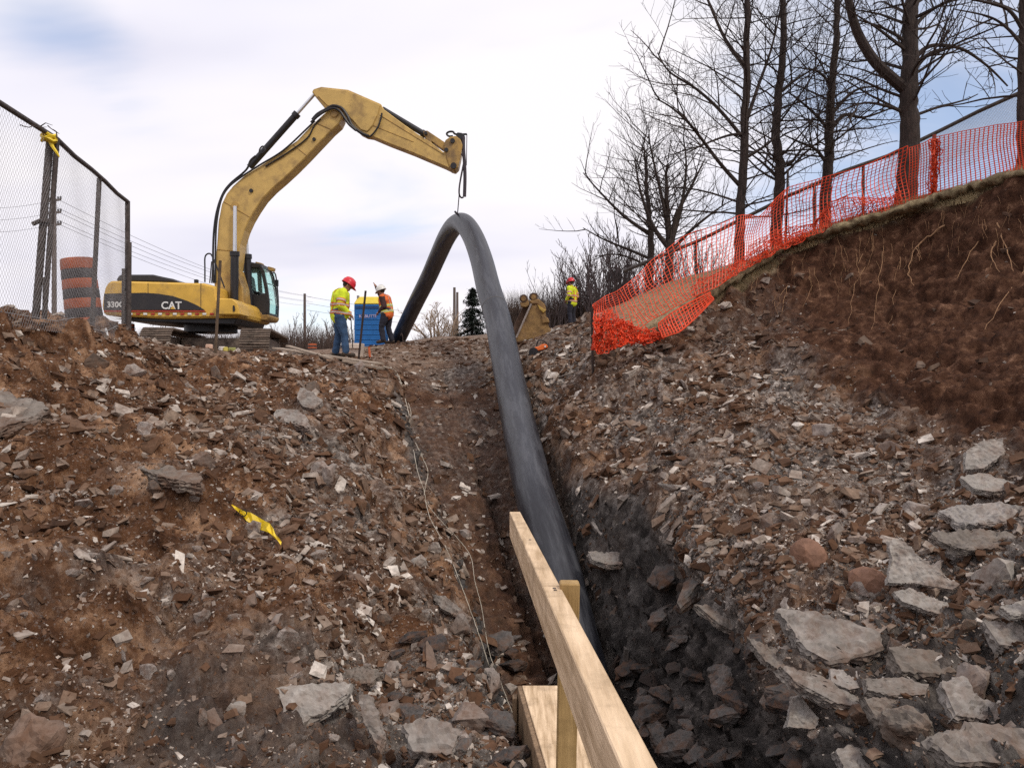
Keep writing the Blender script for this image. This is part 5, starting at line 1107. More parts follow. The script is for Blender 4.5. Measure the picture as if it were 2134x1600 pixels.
# brown brush at their feet
def brush(name, cx, cy, wx, wy, h, n, material, label, seed, kind='stuff', minw=.006):
    rs_ = np.random.RandomState(seed); x = cx + (rs_.rand(n) - .5) * wx; y = cy + (rs_.rand(n) - .5) * wy
    hz, hB = height(x, y); ln = h * rs_.uniform(.4, 1.0, n); dx = rs_.normal(0, .28, n) * ln; dy = rs_.normal(0, .28, n) * ln
    w_ = np.maximum(minw, .008 * np.hypot(x, y) / 20); a = rs_.rand(n) * 6.28; ox = np.cos(a) * w_; oy = np.sin(a) * w_
    v = np.stack([np.stack([x - ox, y - oy, hz - .05], 1), np.stack([x + ox, y + oy, hz - .05], 1), np.stack([x + dx, y + dy, hz + ln], 1)], 1)
    o = link(name, np_mesh(name, v.reshape(-1, 3), [np.arange(3 * n).reshape(n, 3)]), material); return tag(o, label, None, None, kind)
M_brush = mat('dry_brush', (.075, .05, .04), .95, var=.5, scale=3, bump=0)
brush('undergrowth', 5.0, 35.5, 11, 3, 2.1, 11000, M_brush, 'low brown undergrowth below the thicket', 1)
brush('undergrowth', -2.6, 47, 5.5, 2, 1.3, 4000, M_brush, 'brown undergrowth at the foot of the spruce', 4)
brush('undergrowth', -38, 75, 50, 10, 3.6, 7000, M_brush, 'brown undergrowth along the far field edge', 2)
brush('undergrowth', -17, 48, 14, 6, 2.2, 6000, M_brush, 'brown undergrowth behind the workers', 3)
# dry grass on the lip of the right bank
M_grassb = mat('dry_grass', (.36, .28, .155), .9, var=.45, scale=2, bump=0)
def grass(n, seed):
    rs_ = np.random.RandomState(seed); t = rs_.rand(n); x = 1.6 + t * 8.2; y = ycrest(x) - .10 + np.abs(rs_.normal(0, .45, n)); z, _ = height(x, y)
    ln = rs_.uniform(.03, .10, n); dx = rs_.normal(0, .5, n) * ln; dy = rs_.normal(-.2, .5, n) * ln; a = rs_.rand(n) * 6.28; ox = np.cos(a) * .005; oy = np.sin(a) * .005
    v = np.stack([np.stack([x - ox, y - oy, z - .03], 1), np.stack([x + ox, y + oy, z - .03], 1), np.stack([x + dx, y + dy, z + ln], 1)], 1)
    o = link('grass', np_mesh('grass', v.reshape(-1, 3), [np.arange(3 * n).reshape(n, 3)]), M_grassb); tag(o, 'short dry tan grass along the lip of the right bank', None, None, 'stuff')
grass(26000, 5)
# far bare trees
ft_me = []
for k in range(4):
    rr = random.Random(60 + k); m = MB(); hgt = 7
    for j in range(3): grow(m, rr, Vector((rr.gauss(0, .2), rr.gauss(0, .2), -.3)), Vector((rr.gauss(0, .2), rr.gauss(0, .2), 1)), hgt * rr.uniform(.7, 1), .10, 0, 3, .6, .45, 1.2, .018, .07, .5)
    o = m.build('far_tree', M_bark2); ft_me.append(o.data); bpy.data.objects.remove(o)
far_spots = [(20,75,.75),(55,70,.55),(90,78,.7),(130,74,.6),(165,80,.7),(215,76,.8),(300,80,.8),(345,75,.7),(590,66,.62),(612,70,.72),(638,74,.8),(662,68,.85),(690,72,.8),(722,78,.75),(1010,60,.4),(1070,58,.5),(1105,45,.5)]
FTL = ['distant leafless tree at the picture edge behind the fence mesh', 'small distant leafless tree just before the leaning fence post', 'distant leafless tree behind the leaning fence post', 'distant leafless tree beside the utility pole behind the mesh',
  'distant leafless tree behind the striped barrel', 'distant leafless tree between the barrel and the excavator tail', 'distant leafless tree seen under the excavator tail', 'distant leafless tree seen between the excavator tracks',
  'distant leafless tree right beside the excavator cab', 'distant leafless tree second from the excavator cab', 'distant leafless tree at the distant utility pole', 'distant leafless tree halfway between that pole and the red-helmet worker',
  'distant leafless tree touching the red-helmet worker', 'distant leafless tree between the worker and the blue toilet', 'small leafless tree behind the spruce inside the pipe arch', 'small leafless tree just outside the near leg of the pipe', 'small leafless tree beside the excavator bucket']
for k, (px, d_, sc) in enumerate(far_spots):
    x = (px - 1067) / FOC * d_; g_ = drop(x, d_)[0]; o = bpy.data.objects.new('far_bare_tree', ft_me[k % 4]); COL.objects.link(o)
    o.location = g_; o.rotation_euler = (0, 0, k * 2.1); o.scale = (sc, sc, sc); tag(o, FTL[k], 'tree', 'leafless trees in the distance')
M_wil = M_bark3; m = MB(); rr = random.Random(9)
g_ = drop((912 - 1067) / FOC * 55, 55)[0]
for j in range(8): grow(m, rr, g_ + Vector((rr.gauss(0, .3), 0, -.2)), Vector((rr.gauss(0, .35), rr.gauss(0, .3), 1)), 3.7, .09, 0, 3, .4, .5, 2.7, .014, .12, .6)
t_w = thing('willow', g_, 'bushy yellow-brown leafless tree framed by the arch of the pipe', 'tree'); m.build('crown', M_wil, t_w); MB().tube([g_ - Vector((0, 0, .3)), g_ + Vector((0, 0, 1.0))], .2, 8).build('trunk', M_bark2, t_w)
# conifer
def conifer(base, h, label, seed):
    rr = random.Random(seed); t = thing('spruce', base, label, 'tree'); MB().tube([base - Vector((0, 0, .3)), base + Vector((0, 0, h))], [.07, .015], 8).build('trunk', M_bark, t)
    rs_ = np.random.RandomState(seed); vs = []; 
    for k in range(190):
        z = h * (.08 + .9 * k / 190); R = (h * .40) * (1 - z / h) ** .85 * rr.uniform(.5, 1.15) + .06; a = k * 2.399 + rr.gauss(0, .5); dr = Vector((math.cos(a), math.sin(a), -.28 if z < h * .7 else .25))
        for j in range(int(26 + 150 * R / h)):
            u = rr.random() ** .7; q = base + Vector((0, 0, z)) + dr * R * u + Vector((rr.gauss(0, .05), rr.gauss(0, .05), rr.gauss(0, .03)))
            d1 = Vector((rr.gauss(0, 1), rr.gauss(0, 1), rr.gauss(0, .5) - .3)).normalized() * .17; d2 = d1.cross(Vector((0, 0, 1))).normalized() * .032
            vs += [q - d2, q + d2, q + d1]
    v = np.array([tuple(q) for q in vs]); o = link('crown', np_mesh('crown', v, [np.arange(len(v)).reshape(-1, 3)]), mat('spruce_needles', (.018, .028, .020), .8, var=.4, scale=2, bump=0), t)
conifer(drop((985 - 1067) / FOC * 45, 45)[0], 3.5, 'small dark spruce just behind the near leg of the pipe', 3)
conifer(drop((1035 - 1067) / FOC * 44, 44)[0] - Vector((0, 0, .6)), 2.4, 'low dark evergreen half hidden by the pipe', 4)

# ------------------------------------------------------------------ utility poles and wires
M_pole = mat('pole_wood', (.12, .095, .085), .9, var=.3, scale=4, aniso=(6, 6, .5)); M_wire = mat('wire', (.10, .10, .12), .6, bump=0)
def upole(px, top, bot, d_, r_, label, arms=()):
    t = thing('utility_pole', P(px, bot, d_), label, 'utility pole'); MB().tube([P(px, bot + 60, d_), P(px, top, d_)], [r_ * 1.15, r_ * .85], 10).build('pole', M_pole, t, smooth=True)
    for (yy, w_, dz) in arms:
        o = MB().beam(P(px - w_, yy + dz, d_), P(px + w_, yy - dz, d_), .1, .1).build('crossarm', M_pole, t)
        for s in (-1, -.6, .6, 1): q = P(px + s * w_ * .95, yy - dz * s, d_); MB().tube([q, q + Vector((0, 0, .18))], .05, 6).build('insulator', M_dark, o)
upole(113, 414, 700, 45, .13, 'tall utility pole with three crossarms seen through the chain-link mesh', ((418,14,2),(444,14,2),(469,14,2)))
upole(635, 612, 720, 90, .16, 'distant utility pole between the excavator and the red-helmet worker')
upole(947, 599, 700, 60, .11, 'taller of two thin poles inside the arch of the pipe')
upole(953, 609, 700, 66, .11, 'shorter of two thin poles inside the arch of the pipe')
upole(1283, 566, 640, 30, .08, 'dark post with a small box on top in front of the thicket', ()); 
m = MB().box(P(1284, 574, 29.9), (.36, .2, .3)); o = m.build('box', M_dark, bpy.data.objects[[o.name for o in bpy.data.objects if o.name.startswith('utility_pole')][-1]])
def wire(a, b, sag, r_, label):
    pts = [a.lerp(b, t) - Vector((0, 0, sag * 4 * t * (1 - t))) for t in np.linspace(0, 1, 24)]; o = MB().tube(pts, r_, 4).build('power_line', M_wire); recenter(o); tag(o, label, 'power line', 'power lines crossing behind the site')
for k, (yy, s) in enumerate(((418,1),(444,1),(469,1),(424,-1),(450,-1))):
    wire(P(113 + 13 * s, yy, 45), P(640 + 3 * k, 616 + (yy - 418) * .42, 90), .9, .012, ('highest', 'second highest', 'third', 'inner upper', 'inner lower')[k] + ' of the thin power lines from the left pole past the excavator')
for k in range(3): wire(P(640, 618 + k * 14, 90), P(1150, 650 + k * 10, 170), 1.5, .02, ('upper', 'middle', 'lower')[k] + ' thin power line running on behind the workers')
for k in range(3): wire(P(-250, 395 + k * 25, 38), P(100, 420 + k * 25, 45), .6, .011, ('upper', 'middle', 'lower')[k] + ' thin power line leading from the left pole to the frame edge')

# ------------------------------------------------------------------ portable toilet
M_blue = mat('blue_plastic', (.012, .13, .40), .5, var=.12, scale=6, bump=.1); M_roofy = mat('yellow_roof', (.72, .56, .06), .5, var=.1)
tb = P(767, 722, 33); tl = thing('portable_toilet', tb, 'blue portable toilet with a yellow roof behind the workers', 'toilet'); 
x0 = P(738, 0, 32.4).x; x1 = P(800, 0, 32.4).x; z0 = P(0, 724, 32.4).z; z1 = P(0, 634, 32.4).z
MB().box(((x0 + x1) / 2, 33, (z0 + z1) / 2), (x1 - x0, 1.2, z1 - z0)).build('wall', M_blue, tl, bevel=.03)
m = MB(); za, zb = z1 + .003, P(0, 617, 32.4).z
m.add([(x0 - .03, 32.37, za), (x1 + .03, 32.37, za), (x1 + .03, 33.63, za), (x0 - .03, 33.63, za), (x0 + .12, 32.6, zb), (x1 - .12, 32.6, zb), (x1 - .12, 33.4, zb), (x0 + .12, 33.4, zb)], [(0, 3, 2, 1), (4, 5, 6, 7), (0, 1, 5, 4), (1, 2, 6, 5), (2, 3, 7, 6), (3, 0, 4, 7)]); m.build('roof', M_roofy, tl, bevel=.04)
MB().tube([(x0 + .12, 32.6, za), (x0 + .12, 32.6, zb + .04)], .05, 10).build('vent_pipe', mat('grey_plastic', (.25, .24, .26), .6), tl)
MB().box(((x0 + x1) / 2, 32.39, z0 + (z1 - z0) * .93), (x1 - x0 - .1, .03, .1)).build('lintel', mat('dark_blue_plastic', (.01, .05, .16), .5), tl)
for k in range(7): MB().box(((x0 + x1) / 2, 32.392, z0 + .12 + k * .2), (x1 - x0 - .16, .02, .03)).build('rib', M_blue, tl, bevel=.008)
text_mesh('lettering', 'KABUTTI', .17, mat('faded_pink_letters', (.38, .36, .55), .7, bump=0), tl, Matrix.Translation(((x0 + x1) / 2 - .05, 32.376, z0 + (z1 - z0) * .72)) @ Matrix.Rotation(math.radians(90), 4, 'X'), .003, .004)

# ------------------------------------------------------------------ boards and boxes by the workers
M_board = mat('grey_board', (.34, .27, .21), .85, var=.25, scale=4, aniso=(1, 8, 8), dirt=(.2, .15, .11), damt=.4)
def board(a, b, wd, th, label, rollx=0):
    for t in (0, .25, .5, .75, 1):
        q = a.lerp(b, t); lift = drop(q.x, q.y)[0].z + .06 - q.z
        if lift > 0: a = a + Vector((0, 0, lift * (1 - t))); b = b + Vector((0, 0, lift * t))
    o = MB().beam(a, b, wd, th).build('board', M_board, bevel=.004); recenter(o); tag(o, label, 'board', 'boards laid at the edge of the trench')
board(P(578,739,18.6) , P(790,763,17.2), .34, .04, 'long wide board lying on the bank edge by the red-helmet worker')
board(P(600,744,17.8), P(690,762,16.8), .12, .04, 'shorter narrow board in front of the wide one')
board(P(715,768,16.9), P(800,768,16.7), .10, .05, 'thin board end at the tip of the wide one')
board(P(760,727,21.5), P(800,723,21.5), .10, .04, 'pale batten resting on the orange stake')
M_cream = mat('cream_plastic', (.62, .52, .44), .6, var=.12)
bx = thing('cream_bin', P(742, 745, 20.5), 'cream plastic bin standing behind the red-helmet worker', 'bin')
m = MB(); q = P(728, 716, 20.5); q2 = P(757, 716, 20.5); zb_ = P(0, 750, 20.5).z
m.add([(q.x + .04, 20.3, zb_), (q2.x - .04, 20.3, zb_), (q2.x - .04, 20.65, zb_), (q.x + .04, 20.65, zb_), (q.x, 20.26, q.z), (q2.x, 20.26, q.z), (q2.x, 20.7, q.z), (q.x, 20.7, q.z)], [(0, 3, 2, 1), (4, 5, 6, 7), (0, 1, 5, 4), (1, 2, 6, 5), (2, 3, 7, 6), (3, 0, 4, 7)]); m.build('bin_body', M_cream, bx, bevel=.01)
MB().box(((q.x + q2.x) / 2, 20.23, P(0, 722, 20.5).z), (q2.x - q.x, .04, .12)).build('rim', M_cream, bx, bevel=.01)
# small litter at the excavator's feet
M_skin0 = None
for k, (x, y, c_) in enumerate(((436,722,(.6,.4,.3)),(463,728,(.6,.55,.5)),(470,724,(.5,.42,.1)),(484,728,(.3,.3,.1)))):
    g_ = drop(P(x, y, 17).x, 17)[0]; o = MB().box(g_ + Vector((0, 0, .06)), (.14, .1, .1), Matrix.Rotation(k, 3, 'Z')).build('rag', mat('scrap_%d' % k, c_, .9), bevel=.02); recenter(o); tag(o, ('pinkish scrap on the bank edge below the excavator', 'pale scrap beside the tall brown stake', 'yellowish scrap close to the near track', 'olive scrap touching the near track')[k], 'litter')
stake('white_peg', P(224, 700, 13.6), P(220, 684, 13.6), .02, M_white, 'tiny white peg at the foot of the chain-link fence', 6, 'peg')

# ------------------------------------------------------------------ excavator bucket lying by the far worker
bk = thing('excavator_bucket', P(1110, 715, 23.5), 'worn yellow excavator bucket standing on the ground beyond the pipe', 'bucket')
M_bky = mat('worn_bucket_paint', (.30, .18, .07), .8, var=.35, scale=5, bump=.6, bscale=12, dirt=(.17, .10, .06), dscale=3, damt=.5)
M_bkd = mat('rusty_bucket_steel', (.10, .06, .04), .8, var=.4, scale=6, bump=.3)
Db = 23.2
side = [(1068,690),(1075,668),(1085,648),(1092,634),(1106,632),(1104,650),(1088,680),(1074,704)]
MB().prism(pxpoly(side, Db + .3), Db + .3, Db + .5).build('side_plate', M_bkd, bk, bevel=.02)
m = MB(); fr = [(1106,632),(1122,630),(1136,644),(1139,662),(1144,680),(1156,698),(1164,720),(1078,720),(1074,702),(1090,672)]
m.prism(pxpoly(fr, Db), Db, Db + .8); m.build('shell', M_bky, bk, bevel=.06)
for (x, y, r_) in ((1091,622,.115),(1112,619,.125)):
    o = MB().tube([P(x, y, Db - .02), P(x, y, Db + .35)], r_, 20).build('pin_boss', M_bkd, bk, smooth=True); MB().tube([P(x, y, Db - .05), P(x, y, Db)], r_ * .6, 16).build('pin', M_bky, o, smooth=True)
MB().prism(pxpoly([(1084,630),(1100,622),(1104,634),(1098,640),(1086,640)], Db), Db, Db + .25).build('ear', M_bky, bk, bevel=.02)
MB().prism(pxpoly([(1102,626),(1122,622),(1136,634),(1139,648),(1132,652),(1120,634),(1108,634)], Db - .04), Db - .04, Db + .25).build('ear', M_bky, bk, bevel=.03)
MB().prism(pxpoly([(1120,634),(1130,642),(1138,646),(1133,652),(1124,644)], Db - .08), Db - .08, Db).build('wear_plate', mat('bright_yellow_paint', (.50, .33, .08), .6), bk, bevel=.01)
MB().prism(pxpoly([(1128,655),(1142,662),(1146,672),(1130,674)], Db - .06), Db - .06, Db + .3).build('tooth_adapter', M_bky, bk, bevel=.02)
MB().beam(P(1076,703,Db - .02), P(1107,633,Db - .02), .05, .05).build('edge_strip', mat('bare_edge_steel', (.35, .30, .27), .5, .5), bk)

# ------------------------------------------------------------------ cut-off saw on the ground
g_, _n = hit(1124, 738); sd_ = g_.y; sw = thing('cutoff_saw', g_, 'orange and black petrol saw lying on the rubble by the bucket', 'power saw')
MB().prism(pxpoly([(1112,731),(1114,724),(1122,722),(1130,717),(1140,718),(1142,725),(1130,730),(1120,732)], sd_), sd_ - .12, sd_ + .1).build('engine_housing', mat('orange_plastic', (.75, .16, .03), .45, var=.15), sw, bevel=.02)
MB().tube([P(1112, 734, sd_ - .15), P(1112, 734, sd_ - .05)], .105, 20).build('cutting_disc', M_dark, sw)
MB().tube(smooth_path([P(1118,722,sd_), P(1121,711,sd_), P(1128,709,sd_), P(1138,714,sd_), P(1141,722,sd_)], 5), .014, 8).build('handle', M_dark, sw, smooth=True)
MB().prism(pxpoly([(1122,730),(1132,728),(1140,727),(1142,736),(1128,737)], sd_), sd_ - .1, sd_ + .1).build('base_plate', M_dark, sw, bevel=.01)
MB().tube([P(1136, 722, sd_ - .14), P(1136, 722, sd_ - .1)], .02, 10).build('fuel_cap', M_white, sw)
# ------------------------------------------------------------------ workers
def fuse(name, caps, ells, voxel, material, parent, smooth_it=6, cut=None):
    """tapered capsules and ellipsoids (in the figure's own frame) melted into one continuous skin"""
    bm = bmesh.new()
    for (a, b, ra, rb) in caps:
        a = Vector(a); b = Vector(b); d = b - a; n = max(2, int(d.length / .03) + 1)
        sub = MB(); ax = d.normalized() if d.length > 1e-6 else Vector((0, 0, 1))
        pts = []; rs_ = []
        for t in (-1, -.8, -.45): pts.append(a + ax * ra * t); rs_.append(ra * math.sqrt(max(.0025, 1 - t * t)))
        for i in range(n + 1): t = i / n; pts.append(a.lerp(b, t)); rs_.append(ra + (rb - ra) * t)
        for t in (.45, .8, 1): pts.append(b + ax * rb * t); rs_.append(rb * math.sqrt(max(.0025, 1 - t * t)))
        sub.tube(pts, rs_, 12)
        vs = [bm.verts.new(v) for v in sub.v]
        for f in sub.f:
            try: bm.faces.new([vs[i] for i in f])
            except ValueError: pass
    for (c, rad_, rot) in ells:
        M_ = Matrix.Translation(c) @ (rot.to_4x4() if rot is not None else Matrix.Identity(4)) @ Matrix.Diagonal((*rad_, 1))
        bmesh.ops.create_uvsphere(bm, u_segments=16, v_segments=10, radius=1, matrix=M_)
    bmesh.ops.recalc_face_normals(bm, faces=bm.faces)
    me = bpy.data.meshes.new(name + '_raw'); bm.to_mesh(me); bm.free(); o = bpy.data.objects.new('raw', me); COL.objects.link(o)
    r_ = o.modifiers.new('r', 'REMESH'); r_.mode = 'VOXEL'; r_.voxel_size = voxel; s_ = o.modifiers.new('s', 'SMOOTH'); s_.iterations = smooth_it; s_.factor = .5
    dg = bpy.context.evaluated_depsgraph_get(); me2 = bpy.data.meshes.new_from_object(o.evaluated_get(dg)); bpy.data.objects.remove(o)
    me2.materials.clear(); me2.name = name
    ob = link(name, me2, material, parent, world=False, smooth=True); return ob
M_skin = mat('skin', (.36, .19, .13), .6, var=.08, bump=0); M_hair = mat('dark_hair', (.03, .02, .016), .8, var=.2)
M_hiv = mat('hi_vis_yellow', (.66, .78, .03), .8, var=.10, scale=9, bump=.5, bscale=12); M_hor = mat('hi_vis_orange', (.75, .16, .04), .8, var=.15, scale=9, bump=.4, bscale=12)
M_silver = mat('reflective_tape', (.50, .46, .40), .5, var=.15, bump=0); M_jean = mat('blue_denim', (.035, .075, .15), .9, var=.35, scale=9, bump=.4, bscale=14)
M_navy = mat('dark_work_cloth', (.022, .022, .034), .9, var=.3, scale=9, bump=.4, bscale=14); M_boot = mat('boot_leather', (.05, .035, .025), .8, var=.3); M_brown = mat('maroon_fleece', (.06, .028, .028), .9, var=.3, scale=9)
M_glove = mat('work_glove', (.16, .085, .05), .85, var=.3)
def helmet(parent, c, R, material, r_=.135):
    bm = bmesh.new(); segs = 24; rings = []
    prof = [(1.0, 0), (1.0, .25), (.93, .55), (.75, .82), (.45, 1.0), (.12, 1.07)]
    for (rr_, zz) in prof: rings.append([bm.verts.new(c + R @ Vector((math.cos(2 * math.pi * k / segs) * r_ * rr_ * 1.0, math.sin(2 * math.pi * k / segs) * r_ * rr_ * 1.16, zz * r_ * .98))) for k in range(segs)])
    brim = [bm.verts.new(c + R @ Vector((math.cos(2 * math.pi * k / segs) * r_ * 1.10, math.sin(2 * math.pi * k / segs) * r_ * 1.24 + (r_ * .42 * max(0, math.sin(2 * math.pi * k / segs)) ** 3), -.02 - .015 * max(0, math.sin(2 * math.pi * k / segs))))) for k in range(segs)]
    allr = [brim] + rings
    for i in range(len(allr) - 1):
        for k in range(segs): bm.faces.new((allr[i][k], allr[i][(k + 1) % segs], allr[i + 1][(k + 1) % segs], allr[i + 1][k]))
    bm.faces.new(allr[-1]); me = bpy.data.meshes.new('hard_hat'); bm.to_mesh(me); bm.free()
    o = link('hard_hat', me, material, parent, world=False, smooth=True); so = o.modifiers.new('s', 'SOLIDIFY'); so.thickness = .006
    m = MB(); m.tube([c + R @ Vector((0, y, .015 + .98 * r_ * math.sqrt(max(0, 1.05 - (y / (r_ * 1.16)) ** 2)))) for y in np.linspace(-.12, .12, 9)], .011, 6); m.build('crest', material, o, smooth=True, world=False)
def person(loc, rz, J, label, hat, jacket, trousers, sleeves=None, vest=False, bulk=1., hand_mat=None, tilt=0, collar=None, open_hand=None):
    """J: joints in the figure's frame (facing +y, z up, feet at 0)"""
    t = thing('person', loc, label, 'person', rz=rz); J = {k: Vector(v) for k, v in J.items()}; hm = M_skin
    hd = J['head']; up = (hd - J['neck']).normalized(); fw = J.get('look', Vector((0, 1, 0))).normalized(); sd2 = fw.cross(up).normalized(); fw = up.cross(sd2); R = Matrix((sd2, fw, up)).transposed()
    caps = [(J['hip'] + Vector((0, 0, 0)), J['chest'], .13, .14), (J['chest'], J['neck'], .12, .06), (J['neck'], hd, .058, .06)]
    ells = [(hd + up * .02, (.078, .098, .115), R), (hd + R @ Vector((0, .055, -.065)), (.05, .05, .045), R), (hd + R @ Vector((0, .103, -.005)), (.014, .022, .026), R),
            (hd + R @ Vector((.03, .082, .02)), (.015, .012, .010), R), (hd + R @ Vector((-.03, .082, .02)), (.015, .012, .010), R), (hd + R @ Vector((.078, 0, 0)), (.012, .022, .032), R), (hd + R @ Vector((-.078, 0, 0)), (.012, .022, .032), R), (hd + R @ Vector((0, .096, -.052)), (.024, .010, .007), R)]
    for s in ('l', 'r'):
        sh, el, wr = J['sh_' + s], J['el_' + s], J['wr_' + s]; hp_, kn, an = J['hip_' + s], J['kn_' + s], J['an_' + s]
        caps += [(J['chest'], sh, .09, .06), (sh, el, .05, .042), (el, wr, .042, .030), (hp_, kn, .085, .058), (kn, an, .056, .040), (an, an + J.get('toe_' + s, Vector((0, .17, -.05))), .045, .038)]
        hd_ = (wr - el).normalized(); sp = Vector((1, 0, 0)) if abs(hd_.x) < .7 else Vector((0, 1, 0)); sp = (sp - hd_ * sp.dot(hd_)).normalized(); nrm = hd_.cross(sp)
        op = open_hand == s; curl = .10 if op else .55
        caps.append((wr, wr + hd_ * .045, .028, .036)); 
        for k in range(4):
            o_ = sp * ((k - 1.5) * (.024 if op else .019)); ln = (.062, .074, .069, .052)[k]; f0 = wr + hd_ * .07 + o_; d1 = (hd_ + nrm * curl * .5 + sp * (k - 1.5) * (.16 if op else 0)).normalized(); f1 = f0 + d1 * ln * .55; d2 = (hd_ * (1 - curl) + nrm * curl).normalized(); caps += [(wr + hd_ * .03 + o_ * .7, f0, .014, .011), (f0, f1, .0105, .0095), (f1, f1 + d2 * ln * .5, .0095, .008)]
        th0 = wr + hd_ * .025 - sp * .03; caps += [(th0, th0 + (hd_ * .6 - sp * .7).normalized() * .035, .013, .011), (th0 + (hd_ * .6 - sp * .7).normalized() * .035, th0 + (hd_ * .6 - sp * .7).normalized() * .035 + (hd_ * .9 - sp * .2).normalized() * .03, .011, .009)]
    fuse('body', caps, ells, .0105, hm, t, 2)
    fuse('hair', [], [(hd + R @ Vector((0, -.03, .025)), (.088, .088, .10), R)], .014, M_hair, t, 2)
    helmet(t, hd + up * .045, R, hat)
    b = bulk
    # trousers with folds
    cp_ = [(J['hip'] + Vector((-.04, 0, .04)), J['hip'] + Vector((.04, 0, .04)), .155 * b, .155 * b)]
    for s in ('l', 'r'): hp_, kn, an = J['hip_' + s], J['kn_' + s], J['an_' + s]; cp_ += [(hp_, kn, .118 * b, .085), (kn, an + Vector((0, 0, .03)), .085, .082)]
    tro = fuse('trousers', cp_, [], .016, trousers, t, 4)
    for v in tro.data.vertices: v.co += v.normal * .010 * mnoise.noise(Vector((v.co.x * 6, v.co.y * 6, v.co.z * 11 + rz)))
    for s in ('l', 'r'): an = J['an_' + s]; tv = J.get('toe_' + s, Vector((0, .17, -.05))); fuse('boot', [(an + Vector((0, 0, .06)), an, .06, .056), (an - tv * .25 + Vector((0, 0, -.03)), an + tv, .05, .05)], [], .014, M_boot, t, 3)
    # jacket
    low = J['hem']; cp_ = [(low, J['chest'], .165 * b, .168 * b), (low + Vector((-.05, 0, 0)), low + Vector((.05, 0, 0)), .155 * b, .155 * b), (J['chest'] + Vector((-.06, 0, .0)), J['chest'] + Vector((.06, 0, 0)), .155 * b, .155 * b), (J['chest'], J['neck'] - up * .01, .13, .078)]
    arm = []
    for s in ('l', 'r'):
        sh, el, wr = J['sh_' + s], J['el_' + s], J['wr_' + s]; a_ = [(sh, el, .088 * b, .068 * b), (el, wr - (wr - el).normalized() * .02, .068 * b, .050)]
        cp_ += [(J['chest'], sh, .12 * b, .085 * b)]
        if sleeves is None: cp_ += a_
        else: arm += a_ + [(J['chest'], sh, .10 * b, .075 * b)]
    jk = fuse('vest' if vest else 'jacket', cp_, [], .016, jacket, t, 4)
    for v in jk.data.vertices: v.co += v.normal * .013 * mnoise.noise(Vector((v.co.x * 7, v.co.y * 7 + rz, v.co.z * 9)))
    if sleeves is not None: fuse('shirt', arm + [(J['chest'], J['neck'], .12, .075)], [], .016, sleeves, t, 4)
    # reflective bands: each a ring hugging the jacket
    def bands(name, mt, rows, r_=.018, off=.006):
        m = MB(); bvh_pts = jk
        for (c, ax, rad0) in rows:
            ax = ax.normalized(); a = ax.orthogonal().normalized(); cc = ax.cross(a); ring = []
            for k in range(28):
                d_ = a * math.cos(6.2832 * k / 28) + cc * math.sin(6.2832 * k / 28); ok, p, n, _ = jk.ray_cast(c + d_ * 1.0, -d_)
                if ok and (p - c).length < rad0: ring.append(p + n * off)
                elif ring: ring.append(ring[-1])
            if len(ring) > 6:
                ring.append(ring[0]); M0 = ax * r_; base = len(m.v)
                for q in ring: m.v += [tuple(q - M0), tuple(q + M0)]
                for k in range(len(ring) - 1): m.f.append((base + 2 * k, base + 2 * k + 2, base + 2 * k + 3, base + 2 * k + 1))
        if m.v: o = m.build(name, mt, t, world=False); so = o.modifiers.new('s', 'SOLIDIFY'); so.thickness = .004; so.offset = 1
    bpy.context.view_layer.update()
    tor = (J['chest'] - low); c1_ = low + tor * .12; c2_ = low + tor * .55; wide = M_hor if jacket is M_hiv else M_hiv
    rows_o = [(c1_, tor, .4), (c2_, tor, .4)]
    if sleeves is None:
        for s in ('l', 'r'): rows_o.append((J['sh_' + s].lerp(J['el_' + s], .62), J['el_' + s] - J['sh_' + s], .16))
    bands('contrast_band', wide, rows_o, .036, .007); bands('reflective_band', M_silver, rows_o, .016, .013)
    # braces over the shoulders
    m = MB()
    for sx in (-.09, .09):
        path_ = []
        for k in range(15):
            th = math.pi * (k / 14) - math.pi / 2; d_ = Vector((0, math.cos(th + math.pi / 2) * 1.0, 1.0 if abs(k - 7) < 3 else .25)).normalized()
            org = low.lerp(J['chest'], .15 + .85 * (1 - abs(k - 7) / 7)); org = org + Vector((sx, 0, 0)); dd = Vector((0, -1 if k < 7 else 1, 0)) if abs(k - 7) > 2 else Vector((0, (k - 7) * .3, 1)).normalized()
            ok, p, n, _ = jk.ray_cast(org + dd * 1.0, -dd)
            if ok: path_.append(p + n * .009)
        base = len(m.v)
        for q in path_: m.v += [tuple(q - Vector((.022, 0, 0))), tuple(q + Vector((.022, 0, 0)))]
        for k in range(len(path_) - 1): m.f.append((base + 2 * k, base + 2 * k + 2, base + 2 * k + 3, base + 2 * k + 1))
    o = m.build('shoulder_strap', wide if not vest else M_silver, t, world=False); so = o.modifiers.new('s', 'SOLIDIFY'); so.thickness = .004; so.offset = 1
    return t
M_redhat = mat('red_helmet', (.62, .02, .035), .35, var=.06, bump=0); M_whitehat = mat('white_helmet', (.74, .73, .70), .35, var=.05, bump=0)
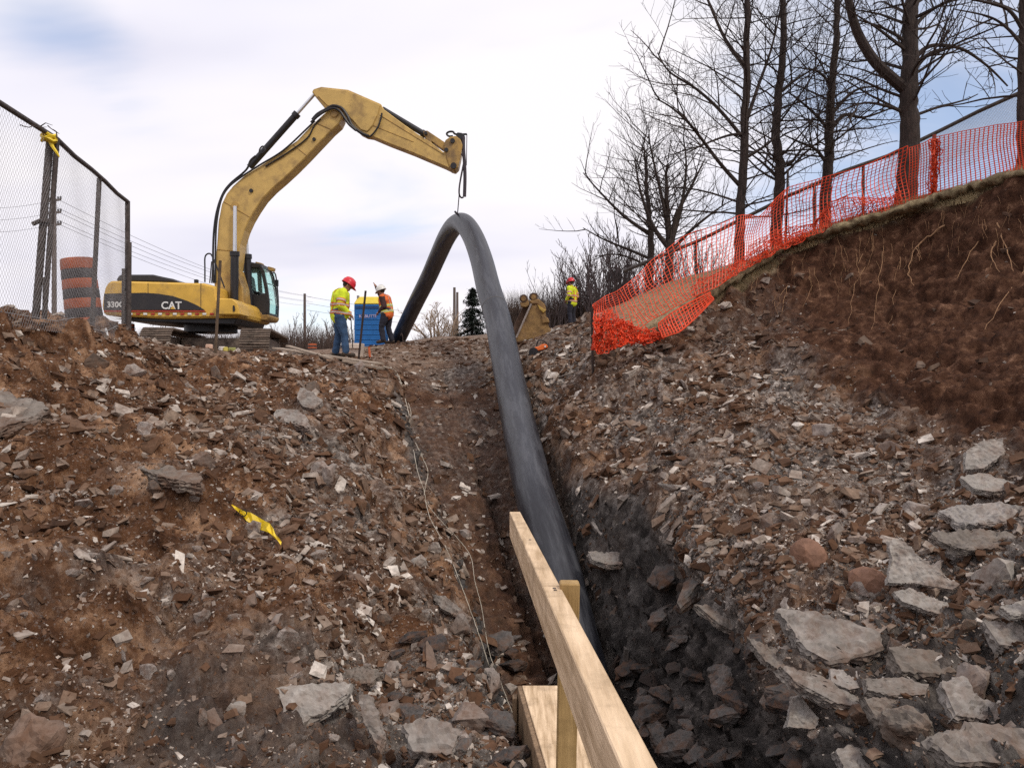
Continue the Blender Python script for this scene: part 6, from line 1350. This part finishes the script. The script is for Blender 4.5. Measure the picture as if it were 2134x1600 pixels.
# worker A: stands side-on facing right, head bowed, arms forward and low
gA = drop(P(708, 742, 18).x, 18)[0]; gA.z = P(0, 744, 18).z
J = dict(hip=(0, -.02, .92), chest=(0, .02, 1.32), neck=(0, .10, 1.48), head=(0, .17, 1.585), look=(.15, 1, -.75), hem=(0, -.01, .92), hip_l=(-.1, 0, .88), hip_r=(.1, -.02, .88), kn_l=(-.14, .0, .48), kn_r=(.14, .08, .48), an_l=(-.17, -.06, .09), an_r=(.18, .10, .09),
         sh_l=(-.19, .05, 1.40), sh_r=(.19, .04, 1.40), el_l=(-.26, .02, 1.12), el_r=(.25, -.03, 1.12), wr_l=(-.18, .22, .90), wr_r=(.17, .20, .92))
person(gA, math.radians(-68), J, 'person in a red helmet, yellow jacket and jeans looking down into the trench', M_redhat, M_hiv, M_jean, bulk=1.24)
# worker B: white helmet, orange vest, one arm raised, turned towards the toilet
gB = Vector((P(806, 0, 24).x, 24, P(0, 716, 24).z))
J = dict(hip=(0, -.02, .90), chest=(0, .06, 1.27), neck=(0, .13, 1.42), head=(0, .17, 1.54), look=(.3, 1, -.25), hem=(0, -.02, .88), hip_l=(-.1, 0, .86), hip_r=(.1, -.02, .86), kn_l=(-.13, .12, .47), kn_r=(.12, .0, .47), an_l=(-.14, .06, .09), an_r=(.15, -.10, .09),
         sh_l=(-.19, .08, 1.36), sh_r=(.19, .06, 1.36), el_l=(-.20, .0, 1.08), el_r=(.22, .28, 1.46), wr_l=(-.12, .20, .92), wr_r=(.16, .40, 1.70))
person(gB, math.radians(78), J, 'person in a white helmet and orange vest raising one arm beside the toilet', M_whitehat, M_hor, M_navy, sleeves=M_brown, vest=True, bulk=1.16, open_hand='r')
# worker C: far, red helmet, yellow jacket, back half turned
gC = drop(P(1192, 0, 30).x, 30)[0]; gC.z = max(gC.z, P(0, 684, 30).z)
J = dict(hip=(0, 0, .92), chest=(0, .0, 1.32), neck=(0, .02, 1.47), head=(0, .05, 1.60), look=(.0, 1, .0), hem=(0, 0, .86), hip_l=(-.1, 0, .88), hip_r=(.1, 0, .88), kn_l=(-.12, .03, .48), kn_r=(.12, .03, .48), an_l=(-.13, -.03, .09), an_r=(.14, 0, .09),
         sh_l=(-.20, 0, 1.39), sh_r=(.20, 0, 1.39), el_l=(-.29, -.06, 1.12), el_r=(.29, -.04, 1.12), wr_l=(-.20, .12, .96), wr_r=(.20, .14, .95))
person(gC, math.radians(55), J, 'person in a red helmet and long yellow jacket standing alone on the slope', M_redhat, M_hiv, M_navy, bulk=1.05)
# rope held by worker A
o = MB().tube([gA + Vector((.24, .02, .90)), Vector((P(735, 0, 18.2).x, 18.2, P(0, 725, 18.2).z))], .012, 6).build('probe_rod', M_rod); recenter(o); tag(o, 'thin dark rod held by the red-helmet worker at the trench', 'rod')
